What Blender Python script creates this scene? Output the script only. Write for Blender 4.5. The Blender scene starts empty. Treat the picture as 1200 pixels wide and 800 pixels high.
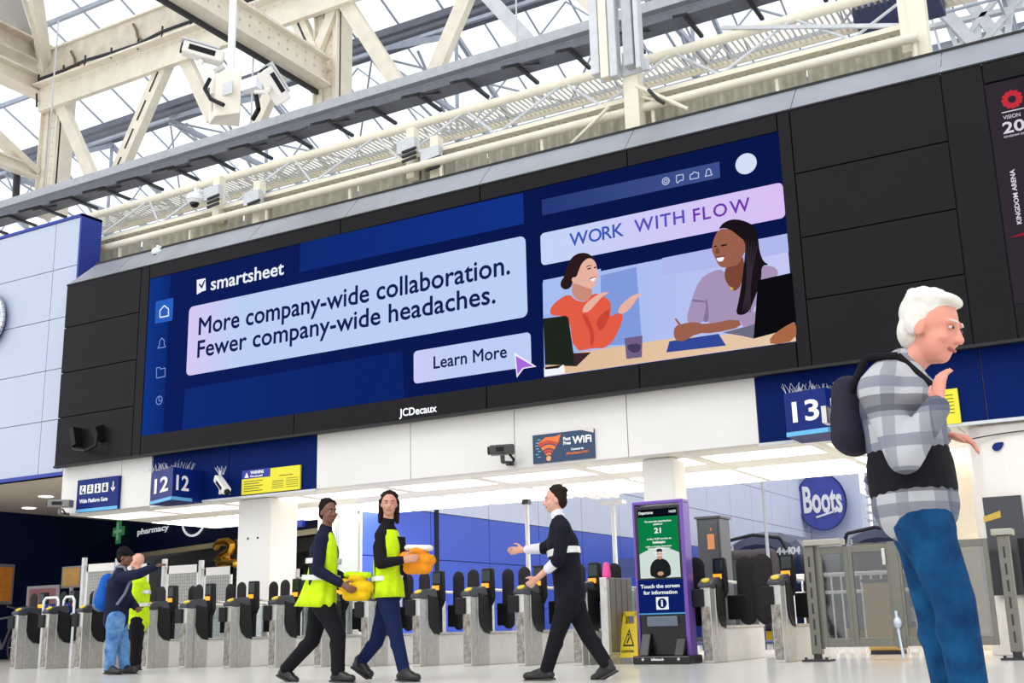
import bpy, bmesh, math, random
from mathutils import Vector, Matrix, noise
random.seed(7)
SC = bpy.context.scene
COL = SC.collection
# ------------------------------------------------------------------ camera
FPX, PITCH, ROLL, YAW, CAMH = 1342.06, .244057, -.0255467, -.517073, .48
FW = Vector((math.sin(YAW)*math.cos(PITCH), math.cos(YAW)*math.cos(PITCH), math.sin(PITCH)))
_r = FW.cross(Vector((0, 0, 1))).normalized(); _u = _r.cross(FW)
RT = _r*math.cos(ROLL)+_u*math.sin(ROLL); UP = -_r*math.sin(ROLL)+_u*math.cos(ROLL)
CAM = Vector((0, 0, CAMH))
cd = bpy.data.cameras.new('camera'); cam = bpy.data.objects.new('camera', cd); COL.objects.link(cam)
cam.matrix_world = Matrix(((RT.x, UP.x, -FW.x, CAM.x), (RT.y, UP.y, -FW.y, CAM.y), (RT.z, UP.z, -FW.z, CAM.z), (0, 0, 0, 1)))
cd.sensor_width = 36; cd.lens = FPX/1200*36; cd.clip_start = .05; cd.clip_end = 500
SC.camera = cam
# ------------------------------------------------------------------ world, light, exposure
wd = bpy.data.worlds.new('world'); SC.world = wd; wd.use_nodes = True
wn = wd.node_tree; wn.nodes.clear()
wo = wn.nodes.new('ShaderNodeOutputWorld'); wb = wn.nodes.new('ShaderNodeBackground')
wb.inputs[0].default_value = (.95, .975, 1, 1); wb.inputs[1].default_value = 1.5
wn.links.new(wb.outputs[0], wo.inputs[0])
sd = bpy.data.lights.new('sun', 'SUN'); sd.energy = .9; sd.angle = .6; sd.color = (1, .97, .92)
so = bpy.data.objects.new('sun', sd); COL.objects.link(so); so.rotation_euler = (math.radians(42), 0, math.radians(-20))
VS = SC.view_settings
VS.view_transform = 'Standard'; VS.look = 'None'; VS.exposure = 0.0; VS.gamma = 1; VS.use_curve_mapping = False

# ------------------------------------------------------------------ helpers
def ray(x, y): return FW+(x-600)/FPX*RT-(y-400)/FPX*UP
def aty(x, y, Y): d = ray(x, y); return CAM+d*(Y/d.y)
def atz(x, y, z=0): d = ray(x, y); return CAM+d*((z-CAMH)/d.z)
def atx(x, y, X): d = ray(x, y); return CAM+d*(X/d.x)
def lin(c):
    f = lambda v: v/12.92 if v <= .04045 else ((v+.055)/1.055)**2.4
    return tuple(f(v/255) for v in c)+(1,)
ORG = {}
def tag(o, label=None, cat=None, group=None, kind=None):
    if label: o['label'] = label
    if cat: o['category'] = cat
    if group: o['group'] = group
    if kind: o['kind'] = kind
    return o
def thing(name, loc, label=None, cat=None, group=None, kind=None):
    o = bpy.data.objects.new(name, None); o.empty_display_size = .1; COL.objects.link(o)
    o.location = loc; ORG[o.name] = Vector(loc)
    return tag(o, label, cat, group, kind)
def link(name, me, parent=None):
    o = bpy.data.objects.new(name, me); COL.objects.link(o)
    if parent:
        o.parent = parent; ORG[o.name] = ORG[parent.name]
    else: ORG[o.name] = Vector((0, 0, 0))
    return o
def kids(o): return [c for c in o.children]
def copy_tree(o, parent=None):
    c = o.copy(); COL.objects.link(c); c.parent = parent
    if o.name in ORG: ORG[c.name] = ORG[o.name]
    for ch in kids(o): copy_tree(ch, c)
    return c
class MB:
    def __init__(s): s.v = []; s.f = []; s.sm = []
    def add(s, vs, fs, smooth=False):
        n = len(s.v); s.v += [Vector(v) for v in vs]
        s.f += [tuple(i+n for i in f) for f in fs]; s.sm += [smooth]*len(fs)
    def box(s, x0, x1, y0, y1, z0, z1, M=None):
        vs = [Vector((x, y, z)) for z in (z0, z1) for y in (y0, y1) for x in (x0, x1)]
        if M: vs = [M@v for v in vs]
        s.add(vs, [(0, 2, 3, 1), (4, 5, 7, 6), (0, 1, 5, 4), (2, 6, 7, 3), (0, 4, 6, 2), (1, 3, 7, 5)])
        return s
    def frame(s, p0, p1, up=None):
        d = (Vector(p1)-Vector(p0)); L = d.length; d = d/L if L > 1e-9 else Vector((0, 0, 1))
        u = Vector(up) if up else (Vector((0, 0, 1)) if abs(d.z) < .9 else Vector((0, 1, 0)))
        a = d.cross(u).normalized(); b = a.cross(d).normalized()
        return d, a, b
    def bar(s, p0, p1, w, h=None, up=None):
        h = h or w; d, a, b = s.frame(p0, p1, up)
        vs = []
        for p in (Vector(p0), Vector(p1)):
            for i, j in ((-1, -1), (1, -1), (1, 1), (-1, 1)): vs.append(p+a*(i*w/2)+b*(j*h/2))
        s.add(vs, [(0, 1, 2, 3), (7, 6, 5, 4), (0, 4, 5, 1), (1, 5, 6, 2), (2, 6, 7, 3), (3, 7, 4, 0)])
        return s
    def ibeam(s, p0, p1, w, h, t=.03, up=None):
        d, a, b = s.frame(p0, p1, up); p0 = Vector(p0); p1 = Vector(p1)
        s.bar(p0+b*(h/2-t/2), p1+b*(h/2-t/2), w, t, b); s.bar(p0-b*(h/2-t/2), p1-b*(h/2-t/2), w, t, b)
        s.bar(p0, p1, t, h-2*t, b); return s
    def tube(s, p0, p1, r0, r1=None, n=10, cap=True):
        r1 = r0 if r1 is None else r1; d, a, b = s.frame(p0, p1); vs = []
        for p, r in ((Vector(p0), r0), (Vector(p1), r1)):
            for k in range(n):
                t = 2*math.pi*k/n; vs.append(p+a*(r*math.cos(t))+b*(r*math.sin(t)))
        s.add(vs, [(k, (k+1) % n, (k+1) % n+n, k+n) for k in range(n)], True)
        if cap: s.add(vs[:n], [tuple(range(n-1, -1, -1))]); s.add(vs[n:], [tuple(range(n))])
        return s
    def path(s, pts, r, n=8):
        for i in range(len(pts)-1): s.tube(pts[i], pts[i+1], r, r, n)
        return s
    def capsule(s, p0, p1, r0, r1, n=14, side=None, k=1.0, caps=5):
        p0 = Vector(p0); p1 = Vector(p1); d, a, b = s.frame(p0, p1, side)
        # with side given: b is along side-projection
        L = (p1-p0).length; rings = []
        for i in range(caps):
            t = math.pi/2*(i+.5)/caps; rings.append((-r0*math.cos(t), r0*math.sin(t)))
        rings.append((0, r0)); rings.append((L, r1))
        for i in range(caps):
            t = math.pi/2*(1-(i+.5)/caps); rings.append((L+r1*math.cos(t), r1*math.sin(t)))
        vs = [p0-d*r0]
        for h, r in rings:
            for q in range(n):
                t = 2*math.pi*q/n; vs.append(p0+d*h+a*(r*math.cos(t))+b*(r*k*math.sin(t)))
        vs.append(p1+d*r1); fs = []
        for q in range(n): fs.append((0, 1+(q+1) % n, 1+q))
        for i in range(len(rings)-1):
            o = 1+i*n
            for q in range(n): fs.append((o+q, o+(q+1) % n, o+n+(q+1) % n, o+n+q))
        o = 1+(len(rings)-1)*n; e = len(vs)-1
        for q in range(n): fs.append((o+q, o+(q+1) % n, e))
        s.add(vs, fs, True); return s
    def ball(s, c, rx, ry=None, rz=None, M=None, n=14, m=9):
        ry = rx if ry is None else ry; rz = rx if rz is None else rz; c = Vector(c)
        vs = [Vector((0, 0, -rz))]
        for i in range(1, m):
            t = math.pi*i/m
            for q in range(n):
                a = 2*math.pi*q/n; vs.append(Vector((rx*math.sin(t)*math.cos(a), ry*math.sin(t)*math.sin(a), -rz*math.cos(t))))
        vs.append(Vector((0, 0, rz))); fs = []
        for q in range(n): fs.append((0, 1+(q+1) % n, 1+q))
        for i in range(m-2):
            o = 1+i*n
            for q in range(n): fs.append((o+q, o+(q+1) % n, o+n+(q+1) % n, o+n+q))
        o = 1+(m-2)*n
        for q in range(n): fs.append((o+q, o+(q+1) % n, len(vs)-1))
        if M: vs = [M@v for v in vs]
        s.add([c+v for v in vs], fs, True); return s
    def prism(s, pts, depth):   # pts: 3D polygon, extruded by the vector depth
        pts = [Vector(p) for p in pts]; n = len(pts); D = Vector(depth)
        s.add(pts+[p+D for p in pts], [tuple(range(n)), tuple(range(2*n-1, n-1, -1))]+[(k, k+n, (k+1) % n+n, (k+1) % n) for k in range(n)])
        return s
    def build(s, name, m, parent=None, bevel=0, remesh=0, smooth_it=0, auto=True):
        org = ORG[parent.name] if parent else Vector((0, 0, 0))
        me = bpy.data.meshes.new(name); me.from_pydata([v-org for v in s.v], [], s.f)
        me.polygons.foreach_set('use_smooth', s.sm)
        bm = bmesh.new(); bm.from_mesh(me); bmesh.ops.recalc_face_normals(bm, faces=bm.faces); bm.to_mesh(me); bm.free()
        o = link(name, me, parent)
        if bevel or remesh:
            if bevel:
                md = o.modifiers.new('b', 'BEVEL'); md.width = bevel; md.segments = 2; md.limit_method = 'ANGLE'
            if remesh:
                md = o.modifiers.new('r', 'REMESH'); md.mode = 'VOXEL'; md.voxel_size = remesh; md.use_smooth_shade = True
                if smooth_it:
                    ms = o.modifiers.new('s', 'SMOOTH'); ms.factor = .5; ms.iterations = smooth_it
            dg = bpy.context.evaluated_depsgraph_get(); dg.update()
            nm = bpy.data.meshes.new_from_object(o.evaluated_get(dg)); o.modifiers.clear(); o.data = nm; nm.name = name
        if m: o.data.materials.clear(); o.data.materials.append(m)
        return o
MATS = {}
def mat(name, rgb, rough=.5, metal=0, nz=0, nscale=8, bump=0, bscale=60, rgb2=None, emit=0, spec=.5):
    if name in MATS: return MATS[name]
    m = bpy.data.materials.new(name); m.use_nodes = True; t = m.node_tree; b = t.nodes['Principled BSDF']
    c = lin(rgb); b.inputs['Base Color'].default_value = c; b.inputs['Roughness'].default_value = rough; b.inputs['Metallic'].default_value = metal
    b.inputs['Specular IOR Level'].default_value = spec
    tc = t.nodes.new('ShaderNodeTexCoord')
    if nz:
        n = t.nodes.new('ShaderNodeTexNoise'); n.inputs['Scale'].default_value = nscale; n.inputs['Detail'].default_value = 6; n.inputs['Roughness'].default_value = .6
        t.links.new(tc.outputs['Object'], n.inputs['Vector'])
        r = t.nodes.new('ShaderNodeValToRGB'); e = r.color_ramp.elements
        e[0].position = .35; e[1].position = .68
        c2 = lin(rgb2) if rgb2 else tuple(v*(1-nz) for v in c[:3])+(1,)
        e[0].color = c; e[1].color = c2
        t.links.new(n.outputs[0], r.inputs[0]); t.links.new(r.outputs[0], b.inputs['Base Color'])
    if bump:
        n2 = t.nodes.new('ShaderNodeTexNoise'); n2.inputs['Scale'].default_value = bscale; t.links.new(tc.outputs['Object'], n2.inputs['Vector'])
        bp = t.nodes.new('ShaderNodeBump'); bp.inputs['Strength'].default_value = bump; bp.inputs['Distance'].default_value = .01
        t.links.new(n2.outputs[0], bp.inputs['Height']); t.links.new(bp.outputs[0], b.inputs['Normal'])
    if emit:
        b.inputs['Emission Color'].default_value = c; b.inputs['Emission Strength'].default_value = emit
    MATS[name] = m; return m
def screen(name, rgb, s=1.0, rgb2=None, x0=0, x1=1, axis=0, zn=0):
    """backlit display pixel colour; optional linear gradient along object X"""
    if name in MATS: return MATS[name]
    m = bpy.data.materials.new(name); m.use_nodes = True; t = m.node_tree; t.nodes.clear()
    o = t.nodes.new('ShaderNodeOutputMaterial'); e = t.nodes.new('ShaderNodeEmission'); e.inputs[1].default_value = s; e.inputs[0].default_value = lin(rgb)
    if rgb2 or zn:
        tc = t.nodes.new('ShaderNodeTexCoord')
    if rgb2:
        sx = t.nodes.new('ShaderNodeSeparateXYZ'); mr = t.nodes.new('ShaderNodeMapRange')
        t.links.new(tc.outputs['Object'], sx.inputs[0]); t.links.new(sx.outputs[axis], mr.inputs[0])
        mr.inputs[1].default_value = x0; mr.inputs[2].default_value = x1
        mx = t.nodes.new('ShaderNodeMixRGB'); mx.inputs[1].default_value = lin(rgb); mx.inputs[2].default_value = lin(rgb2)
        t.links.new(mr.outputs[0], mx.inputs[0]); t.links.new(mx.outputs[0], e.inputs[0])
    elif zn:
        n = t.nodes.new('ShaderNodeTexNoise'); n.inputs['Scale'].default_value = 1.3; t.links.new(tc.outputs['Object'], n.inputs['Vector'])
        mx = t.nodes.new('ShaderNodeMixRGB'); mx.inputs[1].default_value = lin(rgb); mx.inputs[2].default_value = tuple(min(1, v*(1+zn)) for v in lin(rgb)[:3])+(1,)
        t.links.new(n.outputs[0], mx.inputs[0]); t.links.new(mx.outputs[0], e.inputs[0])
    t.links.new(e.outputs[0], o.inputs[0]); MATS[name] = m; return m
def glass(name, tint=(235, 240, 242), gl=.12, op=0, opc=(200, 200, 200), rough=.05):
    if name in MATS: return MATS[name]
    m = bpy.data.materials.new(name); m.use_nodes = True; t = m.node_tree; t.nodes.clear()
    o = t.nodes.new('ShaderNodeOutputMaterial'); a = t.nodes.new('ShaderNodeBsdfTransparent'); a.inputs[0].default_value = lin(tint)
    g = t.nodes.new('ShaderNodeBsdfGlossy'); g.inputs['Roughness'].default_value = rough; mx = t.nodes.new('ShaderNodeMixShader'); mx.inputs[0].default_value = gl
    t.links.new(a.outputs[0], mx.inputs[1]); t.links.new(g.outputs[0], mx.inputs[2]); last = mx
    if op:
        d = t.nodes.new('ShaderNodeBsdfDiffuse'); d.inputs[0].default_value = lin(opc); m2 = t.nodes.new('ShaderNodeMixShader'); m2.inputs[0].default_value = op
        t.links.new(mx.outputs[0], m2.inputs[1]); t.links.new(d.outputs[0], m2.inputs[2]); last = m2
    t.links.new(last.outputs[0], o.inputs[0]); MATS[name] = m; return m

X1, Y1, Z1 = Vector((1, 0, 0)), Vector((0, 1, 0)), Vector((0, 0, 1))
def text(s, name, m, parent, c0, xd, zd, w, h, depth=.004, bold=0, res=3):
    """lettering fitted in a w x h rectangle whose lower left corner is c0"""
    cu = bpy.data.curves.new(name, 'FONT'); cu.body = s; cu.extrude = .01; cu.offset = max(bold, 0); cu.resolution_u = res; cu.align_x = 'LEFT'
    to = bpy.data.objects.new('t', cu); COL.objects.link(to)
    dg = bpy.context.evaluated_depsgraph_get(); dg.update()
    me = bpy.data.meshes.new_from_object(to.evaluated_get(dg)); bpy.data.objects.remove(to); bpy.data.curves.remove(cu)
    xs = [v.co.x for v in me.vertices]; ys = [v.co.y for v in me.vertices]
    if not xs: return None
    ax, bx, ay, by = min(xs), max(xs), 0.0, max(ys)
    if w is None: w = h*(bx-ax)/(by-ay)
    org = ORG[parent.name] if parent else Vector()
    nd = Vector(xd).cross(Vector(zd)); xd = Vector(xd); zd = Vector(zd); c0 = Vector(c0)
    for v in me.vertices:
        u = (v.co.x-ax)/(bx-ax)*w; q = (v.co.y-ay)/(by-ay)*h; k = (v.co.z/.01+1)*.5*depth
        v.co = c0+xd*u+zd*q+nd*k-org
    if bold < 0:     # heavier stroke without touching the outline: three slightly shifted layers
        bm = bmesh.new(); bm.from_mesh(me); src = bm.verts[:]+bm.edges[:]+bm.faces[:]
        for i, (u, q) in enumerate(((-bold*h, 0), (-bold*h*.5, -bold*h*.7), (-bold*h*.5, bold*h*.7))):
            g_ = bmesh.ops.duplicate(bm, geom=src)['geom']
            for v in g_:
                if isinstance(v, bmesh.types.BMVert): v.co += xd*u+zd*q+nd*(.0004*(i+1))
        bm.to_mesh(me); bm.free()
    me.name = name; me.materials.clear(); me.materials.append(m)
    return link(name, me, parent)
def ptext(s, name, m, parent, bl, tr, Y, **k):
    """text on a plane of constant Y between two corners"""
    a = aty(*bl, Y); b = aty(*tr, Y)
    return text(s, name, m, parent, a, X1, Z1, b.x-a.x, b.z-a.z, **k)
def smoothpoly(pts, it=2):
    for _ in range(it):
        q = []
        for i in range(len(pts)):
            a = pts[i]; b = pts[(i+1) % len(pts)]
            q.append(tuple(a[k]*.75+b[k]*.25 for k in (0, 1))); q.append(tuple(a[k]*.25+b[k]*.75 for k in (0, 1)))
        pts = q
    return pts
def flat(name, pts, Y, m, parent, lift=.002, th=.002, sm=0, base=None):
    if sm: pts = smoothpoly(pts, sm)
    P = [aty(x, y, base if base else Y) for x, y in pts]
    P = [Vector((p.x, Y-lift, p.z)) for p in P]
    return MB().prism(P, (0, th, 0)).build(name, m, parent)
def rrect(name, x0, x1, z0, z1, Y, r, m, parent, th=.003, seg=5, lift=0):
    pts = []
    for cx, cz, a0 in ((x1-r, z1-r, 0), (x0+r, z1-r, 90), (x0+r, z0+r, 180), (x1-r, z0+r, 270)):
        for k in range(seg+1):
            a = math.radians(a0+90*k/seg); pts.append(Vector((cx+r*math.cos(a), Y-lift, cz+r*math.sin(a))))
    return MB().prism(pts, (0, th, 0)).build(name, m, parent)
def prr(name, tl, tr, br, bl, Y, r, m, parent, **k):
    a, b, c, d = (aty(*p, Y) for p in (tl, tr, br, bl))
    return rrect(name, (a.x+d.x)/2, (b.x+c.x)/2, (c.z+d.z)/2, (a.z+b.z)/2, Y, r, m, parent, **k)

# ------------------------------------------------------------------ materials
CREAM = mat('cream paint on riveted steel', (240, 230, 212), .55, 0, .14, 3, .25, 40)
CREAM2 = mat('pale cream pipe paint', (240, 232, 212), .5, 0, .08, 5)
PALE = mat('pale grey steel', (212, 214, 218), .5, 0, .15, 4)
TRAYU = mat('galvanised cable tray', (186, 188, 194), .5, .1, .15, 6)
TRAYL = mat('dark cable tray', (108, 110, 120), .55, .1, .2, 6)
DARK = mat('dark bracket steel', (56, 54, 58), .5, .4)
BLUEGREY = mat('blue grey roof steel', (172, 178, 192), .5, .1, .15, 3)
GUTTER = mat('dark roof gutter steel', (104, 108, 122), .55, .1, .2, 3)
CORR = mat('weathered corrugated cladding', (178, 174, 158), .6, 0, .3, 5, .2, 30)
BLACKP = mat('black satin composite panel', (22, 21, 24), .36, 0, .12, 1.2, spec=.12)
BLACKJ = mat('black joint', (8, 8, 9), .6)
BEVELM = mat('brushed dark aluminium flashing', (176, 178, 186), .4, .75, .15, 1.5)
WHITEP = mat('off-white fascia panel', (232, 229, 226), .45, 0, .05, .8)
CEILM = mat('white soffit panel', (240, 237, 232), .5, 0, .03, 1)
BLUEP = mat('royal blue fascia panel', (5, 30, 94), .45, 0, .1, 1, spec=.05)
SIGNB = mat('sign blue enamel', (8, 34, 112), .35, spec=.2)
CYAN = mat('light blue sign stripe', (96, 178, 226), .4)
WHITE = mat('white sign lettering', (246, 247, 250), .5)
YEL = mat('yellow notice print', (232, 222, 40), .5)
INK = mat('black print', (30, 30, 30), .6)
PANELW = mat('blue-white laminate wall panel', (184, 192, 212), .35, 0, .03, .5)
PBLUE = mat('deep blue edge trim', (22, 50, 150), .4)
NAVY = mat('navy shopfront panel', (14, 24, 60), .5, 0, .15, .7, spec=.15)
STEEL = mat('brushed stainless steel', (206, 204, 200), .34, .75, .2, 14, .08, 90)
STEELD = mat('scuffed worn steel front', (158, 152, 142), .45, .5, 0, 22, .2, 80, None)
SCUFF = mat('scuffed grimy steel strip', (170, 166, 158), .5, .4, .6, 16, .2, 80, (104, 96, 86))
BLKPL = mat('black moulded plastic', (20, 20, 23), .45, 0, .2, 20, .1, 120, spec=.25)
PADDLE = mat('black rubber gate paddle', (30, 28, 30), .65, 0, .35, 60, .3, 200, (46, 42, 44), spec=.2)
READER = mat('dark grey reader head plastic', (52, 54, 62), .35)
YELR = mat('yellow card reader pad', (236, 206, 70), .4)
ORNG = mat('orange reader light', (250, 160, 30), .4, emit=.8)
GATEW = mat('white lower gate panel', (240, 238, 234), .4, 0, .1, 4)
GLASSC = glass('clear glass', (232, 238, 240), .1)
GLASSF = glass('smoked fence glass', (196, 198, 198), .1, .07, (120, 122, 124))
ROOFG = glass('roof glazing', (252, 254, 255), .03, .05, (235, 240, 246))
LAMP_GLOW = mat('downlight and added panel glow', (255, 250, 242), .5, emit=5)  # shared by the real downlights and the glow panels added to the soffit
PANEL_GLOW = mat('dimmer added panel glow', (250, 244, 234), .5, emit=1.1)  # weaker glow for the panels added along the soffit front

# floor -------------------------------------------------------------
def floor_mat():
    m = bpy.data.materials.new('polished pale terrazzo'); m.use_nodes = True; t = m.node_tree; b = t.nodes['Principled BSDF']
    tc = t.nodes.new('ShaderNodeTexCoord'); n = t.nodes.new('ShaderNodeTexNoise'); n.inputs['Scale'].default_value = .45; n.inputs['Detail'].default_value = 5
    n2 = t.nodes.new('ShaderNodeTexNoise'); n2.inputs['Scale'].default_value = 180
    t.links.new(tc.outputs['Object'], n.inputs['Vector']); t.links.new(tc.outputs['Object'], n2.inputs['Vector'])
    r = t.nodes.new('ShaderNodeValToRGB'); r.color_ramp.elements[0].position = .35; r.color_ramp.elements[1].position = .7
    r.color_ramp.elements[0].color = lin((234, 231, 224)); r.color_ramp.elements[1].color = lin((216, 211, 202))
    mx = t.nodes.new('ShaderNodeMixRGB'); mx.blend_type = 'MULTIPLY'; mx.inputs[0].default_value = .1
    t.links.new(n.outputs[0], r.inputs[0]); t.links.new(r.outputs[0], mx.inputs[1]); t.links.new(n2.outputs[0], mx.inputs[2]); t.links.new(mx.outputs[0], b.inputs['Base Color'])
    mr = t.nodes.new('ShaderNodeMapRange'); mr.inputs[3].default_value = .1; mr.inputs[4].default_value = .3
    t.links.new(n.outputs[0], mr.inputs[0]); t.links.new(mr.outputs[0], b.inputs['Roughness'])
    return m
FLOORM = floor_mat()
tag(MB().box(-45, 12, -3, 26, -.3, 0).build('floor', FLOORM), 'polished pale terrazzo concourse floor under the gate line', kind='structure')
ASPH = mat('grey platform asphalt', (150, 148, 146), .7, 0, .2, 3)
for x0, x1 in ((-45, -12.9), (-9.3, -8.9), (-5.6, 12)):
    tag(MB().box(x0, x1, 26, 90, -1.2, 0).build('floor', ASPH), 'grey asphalt platform slab beyond the ticket gates', kind='structure')
tag(MB().box(-12.9, -5.6, 26, 90, -1.4, -1.0).build('floor', mat('track ballast', (96, 88, 80), .9, 0, .4, 12)), 'ballasted track bed between the platforms', kind='structure')

# ------------------------------------------------------------------ fascia over the gates
YF = 15.0; ZF0 = 2.80; ZF1 = 3.80
def fx(px, py=560, Y=YF): return aty(px, py, Y).x
XL = aty(71, 590, YF).x
fas = thing('wall_front', (0, YF, ZF0), 'white panelled fascia with blue bays over the ticket gates', kind='structure')
j = [XL, fx(141, 575), fx(177, 565)]
def fpanel(x0, x1, m, nm='panel', y=YF): return MB().box(x0+.006, x1-.006, y, y+.06, ZF0, ZF1).build(nm, m, fas, bevel=.004)
fpanel(j[0], j[1], WHITEP); fpanel(j[1], j[2], WHITEP)
b1 = fx(178, 565); b2 = fx(371, 545); bm_ = fx(268, 555)
fpanel(b1, bm_, BLUEP, 'blue_panel'); fpanel(bm_, b2, BLUEP, 'blue_panel')
ws = [b2]+[fx(p, 520) for p in (481, 603, 736)]+[fx(887, 480)]
for a, b in zip(ws[:-1], ws[1:]): fpanel(a, b, WHITEP)
rb = [ws[-1], fx(1010, 470), fx(1152, 450), fx(1260, 440), 3.0]
for a, b in zip(rb[:-1], rb[1:]): fpanel(a, b, BLUEP, 'blue_panel')
MB().box(XL, 3, YF+.07, YF+.2, ZF0, ZF1).build('backing_board', WHITEP, fas)
# grey drip edge below the blue bays
MB().box(b1, b2, YF-.03, YF+.02, ZF0-.04, ZF0).box(rb[0], rb[-1], YF-.03, YF+.02, ZF0-.04, ZF0).build('drip_edge', PALE, fas)
# soffit
sof = thing('ceiling', (0, YF, ZF0), 'white panelled soffit behind the fascia over the gates', kind='structure')
xs = [XL+i*1.83 for i in range(13)]
for a, b in zip(xs[:-1], xs[1:]):
    for y0, y1 in ((YF+.2, 17.1), (17.1, 19.3)):
        MB().box(a+.006, b-.006, y0+.006, y1-.006, ZF0, ZF0+.05).build('soffit_panel', CEILM, sof)
MB().box(XL, 3, YF+.2, 19.3, ZF0+.06, ZF1).build('soffit_backing', CEILM, sof)
ORD = ['first', 'second', 'third', 'fourth', 'fifth', 'sixth', 'seventh', 'eighth', 'ninth', 'tenth', 'eleventh', 'twelfth']
n = 0
for ia, a in enumerate(xs[:-1]):
    for y in (16.0, 18.2):
        n += 1
        hw, hd_ = (.8, .42) if y < 17 else (.84, .92)
        l = thing('added_glow_panel', (a+.9, y, ZF0), ('dimmer narrow added glow panel in the front row' if y < 17 else 'bright square added glow panel in the rear row')+' of the white soffit, '+ORD[ia]+' from the left', 'added glow panel', 'added glow panels in the white soffit')  # glowing panels added to brighten the soffit and the gates below
        MB().box(a+.9-hw, a+.9+hw, y-hd_, y+hd_, ZF0-.012, ZF0-.004).build('glow_face', LAMP_GLOW if y > 17 else PANEL_GLOW, l)
        MB().box(a+.9-hw-.02, a+.9+hw+.02, y-hd_-.02, y+hd_+.02, ZF0-.008, ZF0-.001).build('glow_panel_frame', WHITE, l)

# ------------------------------------------------------------------ big black screen housing
YB = 14.8
ZB0, ZB1 = 3.71, 7.38; BXL = aty(72, 440, YB).x; BXR = 3.0
hs = thing('screen_housing', (BXL, YB, ZB0), 'long black panelled housing that carries the big advertising screen', 'housing')
MB().box(BXL+.02, BXR, YB+.03, 15.6, ZB0, ZB1).build('housing_core', BLACKJ, hs)
SX0 = aty(171, 420, YB).x; SX1 = aty(922.5, 277, YB).x
sz0 = (aty(166.1, 510.6, YB).z+aty(933, 400, YB).z)/2; sz1 = (aty(176.2, 326.9, YB).z+aty(912, 155, YB).z)/2
def hp(x0, x1, z0, z1, nm='panel'): return MB().box(x0+.008, x1-.008, YB-.02, YB+.03, z0+.008, z1-.008).build(nm, BLACKP, hs, bevel=.006)
xa = aty(161, 420, YB).x
zs = [ZB0, aty(70, 490, YB).z, aty(77, 437, YB).z, aty(80, 384, YB).z, ZB1]
for a, b in zip(zs[:-1], zs[1:]): hp(BXL, xa, a, b)
fxs = [xa, fx(345, 500, YB), fx(571, 460, YB), fx(750, 440, YB), SX1]
# frame round the screen
hp(xa, SX0-.0, ZB0, ZB1, 'frame_panel')
for a, b in zip([SX0]+fxs[1:-1], fxs[1:-1]+[SX1]):
    hp(a, b, ZB0, sz0, 'frame_panel'); 
tf = [SX0, aty(400, 260, YB).x, aty(563, 220, YB).x, aty(735, 175, YB).x, SX1]
for a, b in zip(tf[:-1], tf[1:]): hp(a, b, sz1, ZB1, 'frame_panel')
xr = aty(936, 250, YB).x; hp(SX1, xr, ZB0, ZB1, 'frame_panel')
xr2 = aty(1121, 240, YB).x
zs = [ZB0, aty(1060, 333, YB).z, aty(1060, 256.5, YB).z, aty(1060, 177, YB).z, ZB1]
for a, b in zip(zs[:-1], zs[1:]): hp(xr, xr2, a, b)
xr3 = aty(1167, 200, YB).x; hp(xr2, xr3, ZB0, ZB1, 'frame_panel')
ksz1 = aty(1154, 99, YB).z
hp(xr3, BXR, ksz1, ZB1, 'frame_panel'); hp(xr3, BXR, ZB0, 4.15, 'frame_panel')
# chamfered flashing on top, one sheet per bay
bz = aty(400, 238, 15.2).z
fl = [BXL, aty(92, 325, 15).x+1.3, aty(300, 265, 15).x, aty(412, 246, 15).x, aty(569, 208, 15).x, aty(738, 170, 15).x, aty(930, 120, 15).x, aty(1104, 80, 15).x, -.2, 1.4, BXR]
for i, (a, b) in enumerate(zip(fl[:-1], fl[1:])):
    a2 = a+.3 if i == 0 else a
    MB().prism([(a+.006, YB-.02, ZB1+.01), (b-.006, YB-.02, ZB1+.01), (b-.006, 15.2, bz), (a2+.006, 15.2, bz)], (0, .02, -.02)).build('flashing', BEVELM, hs)
MB().box(BXL, BXR, YB-.035, YB+.0, ZB1-.012, ZB1+.012).box(BXL+.3, BXR, 15.19, 15.25, bz-.02, bz+.035).build('black_trim_line', BLACKJ, hs)
MB().box(BXL, BXR, YB-.04, YB+.06, ZB0-.03, ZB0+.01).build('black_bottom_edge', BLACKJ, hs)
ptext('JCDecaux', 'lettering', WHITE, hs, (468, 488), (512, 473), YB-.022, bold=.02)
MB().path([aty(84, 505, YB-.1), aty(86, 526, YB-.15), aty(100, 528, YB-.3), aty(112, 522, YB-.2), aty(115, 500, YB-.1)], .03).build('cable_loop', BLKPL, hs)
MB().bar(aty(88, 502, YB-.1), aty(91, 522, YB-.1), .12, .2).bar(aty(113, 500, YB-.12), aty(119, 516, YB-.02), .14, .2).build('bracket', BLKPL, hs)

# ------------------------------------------------------------------ the advert
YS = YB-.012
ad = thing('advertising_screen', (SX0, YS, sz0), 'wide lit advertising screen with two women at a desk and slogan cards', 'screen')
NV = screen('ad navy', (14, 30, 92), 1, (9, 22, 74), SX0*0, 10)
MB().box(SX0, SX1, YS, YS+.03, sz0, sz1).build('display', NV, ad)
L1, L2, L3, L4, L5 = YS-.004, YS-.008, YS-.012, YS-.016, YS-.02
def pl(name, pts, m, Y=L1, sm=0): return flat(name, pts, Y, m, ad, 0, .003, sm, base=YS)
A_mid = screen('ad mid blue', (20, 56, 132), 1, (16, 40, 112), 0, 1.2); A_side = screen('ad side strip', (18, 54, 134), 1, (14, 36, 104), 0, .8)
pl('side_strip', [(176.4, 327), (200, 321.5), (191, 507), (166.2, 510.5)], A_side)
pl('upper_band', [(352, 285), (613, 226), (614, 262), (351, 319)], screen('ad band', (16, 40, 112), 1, (18, 50, 132), 3, 8))
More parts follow.
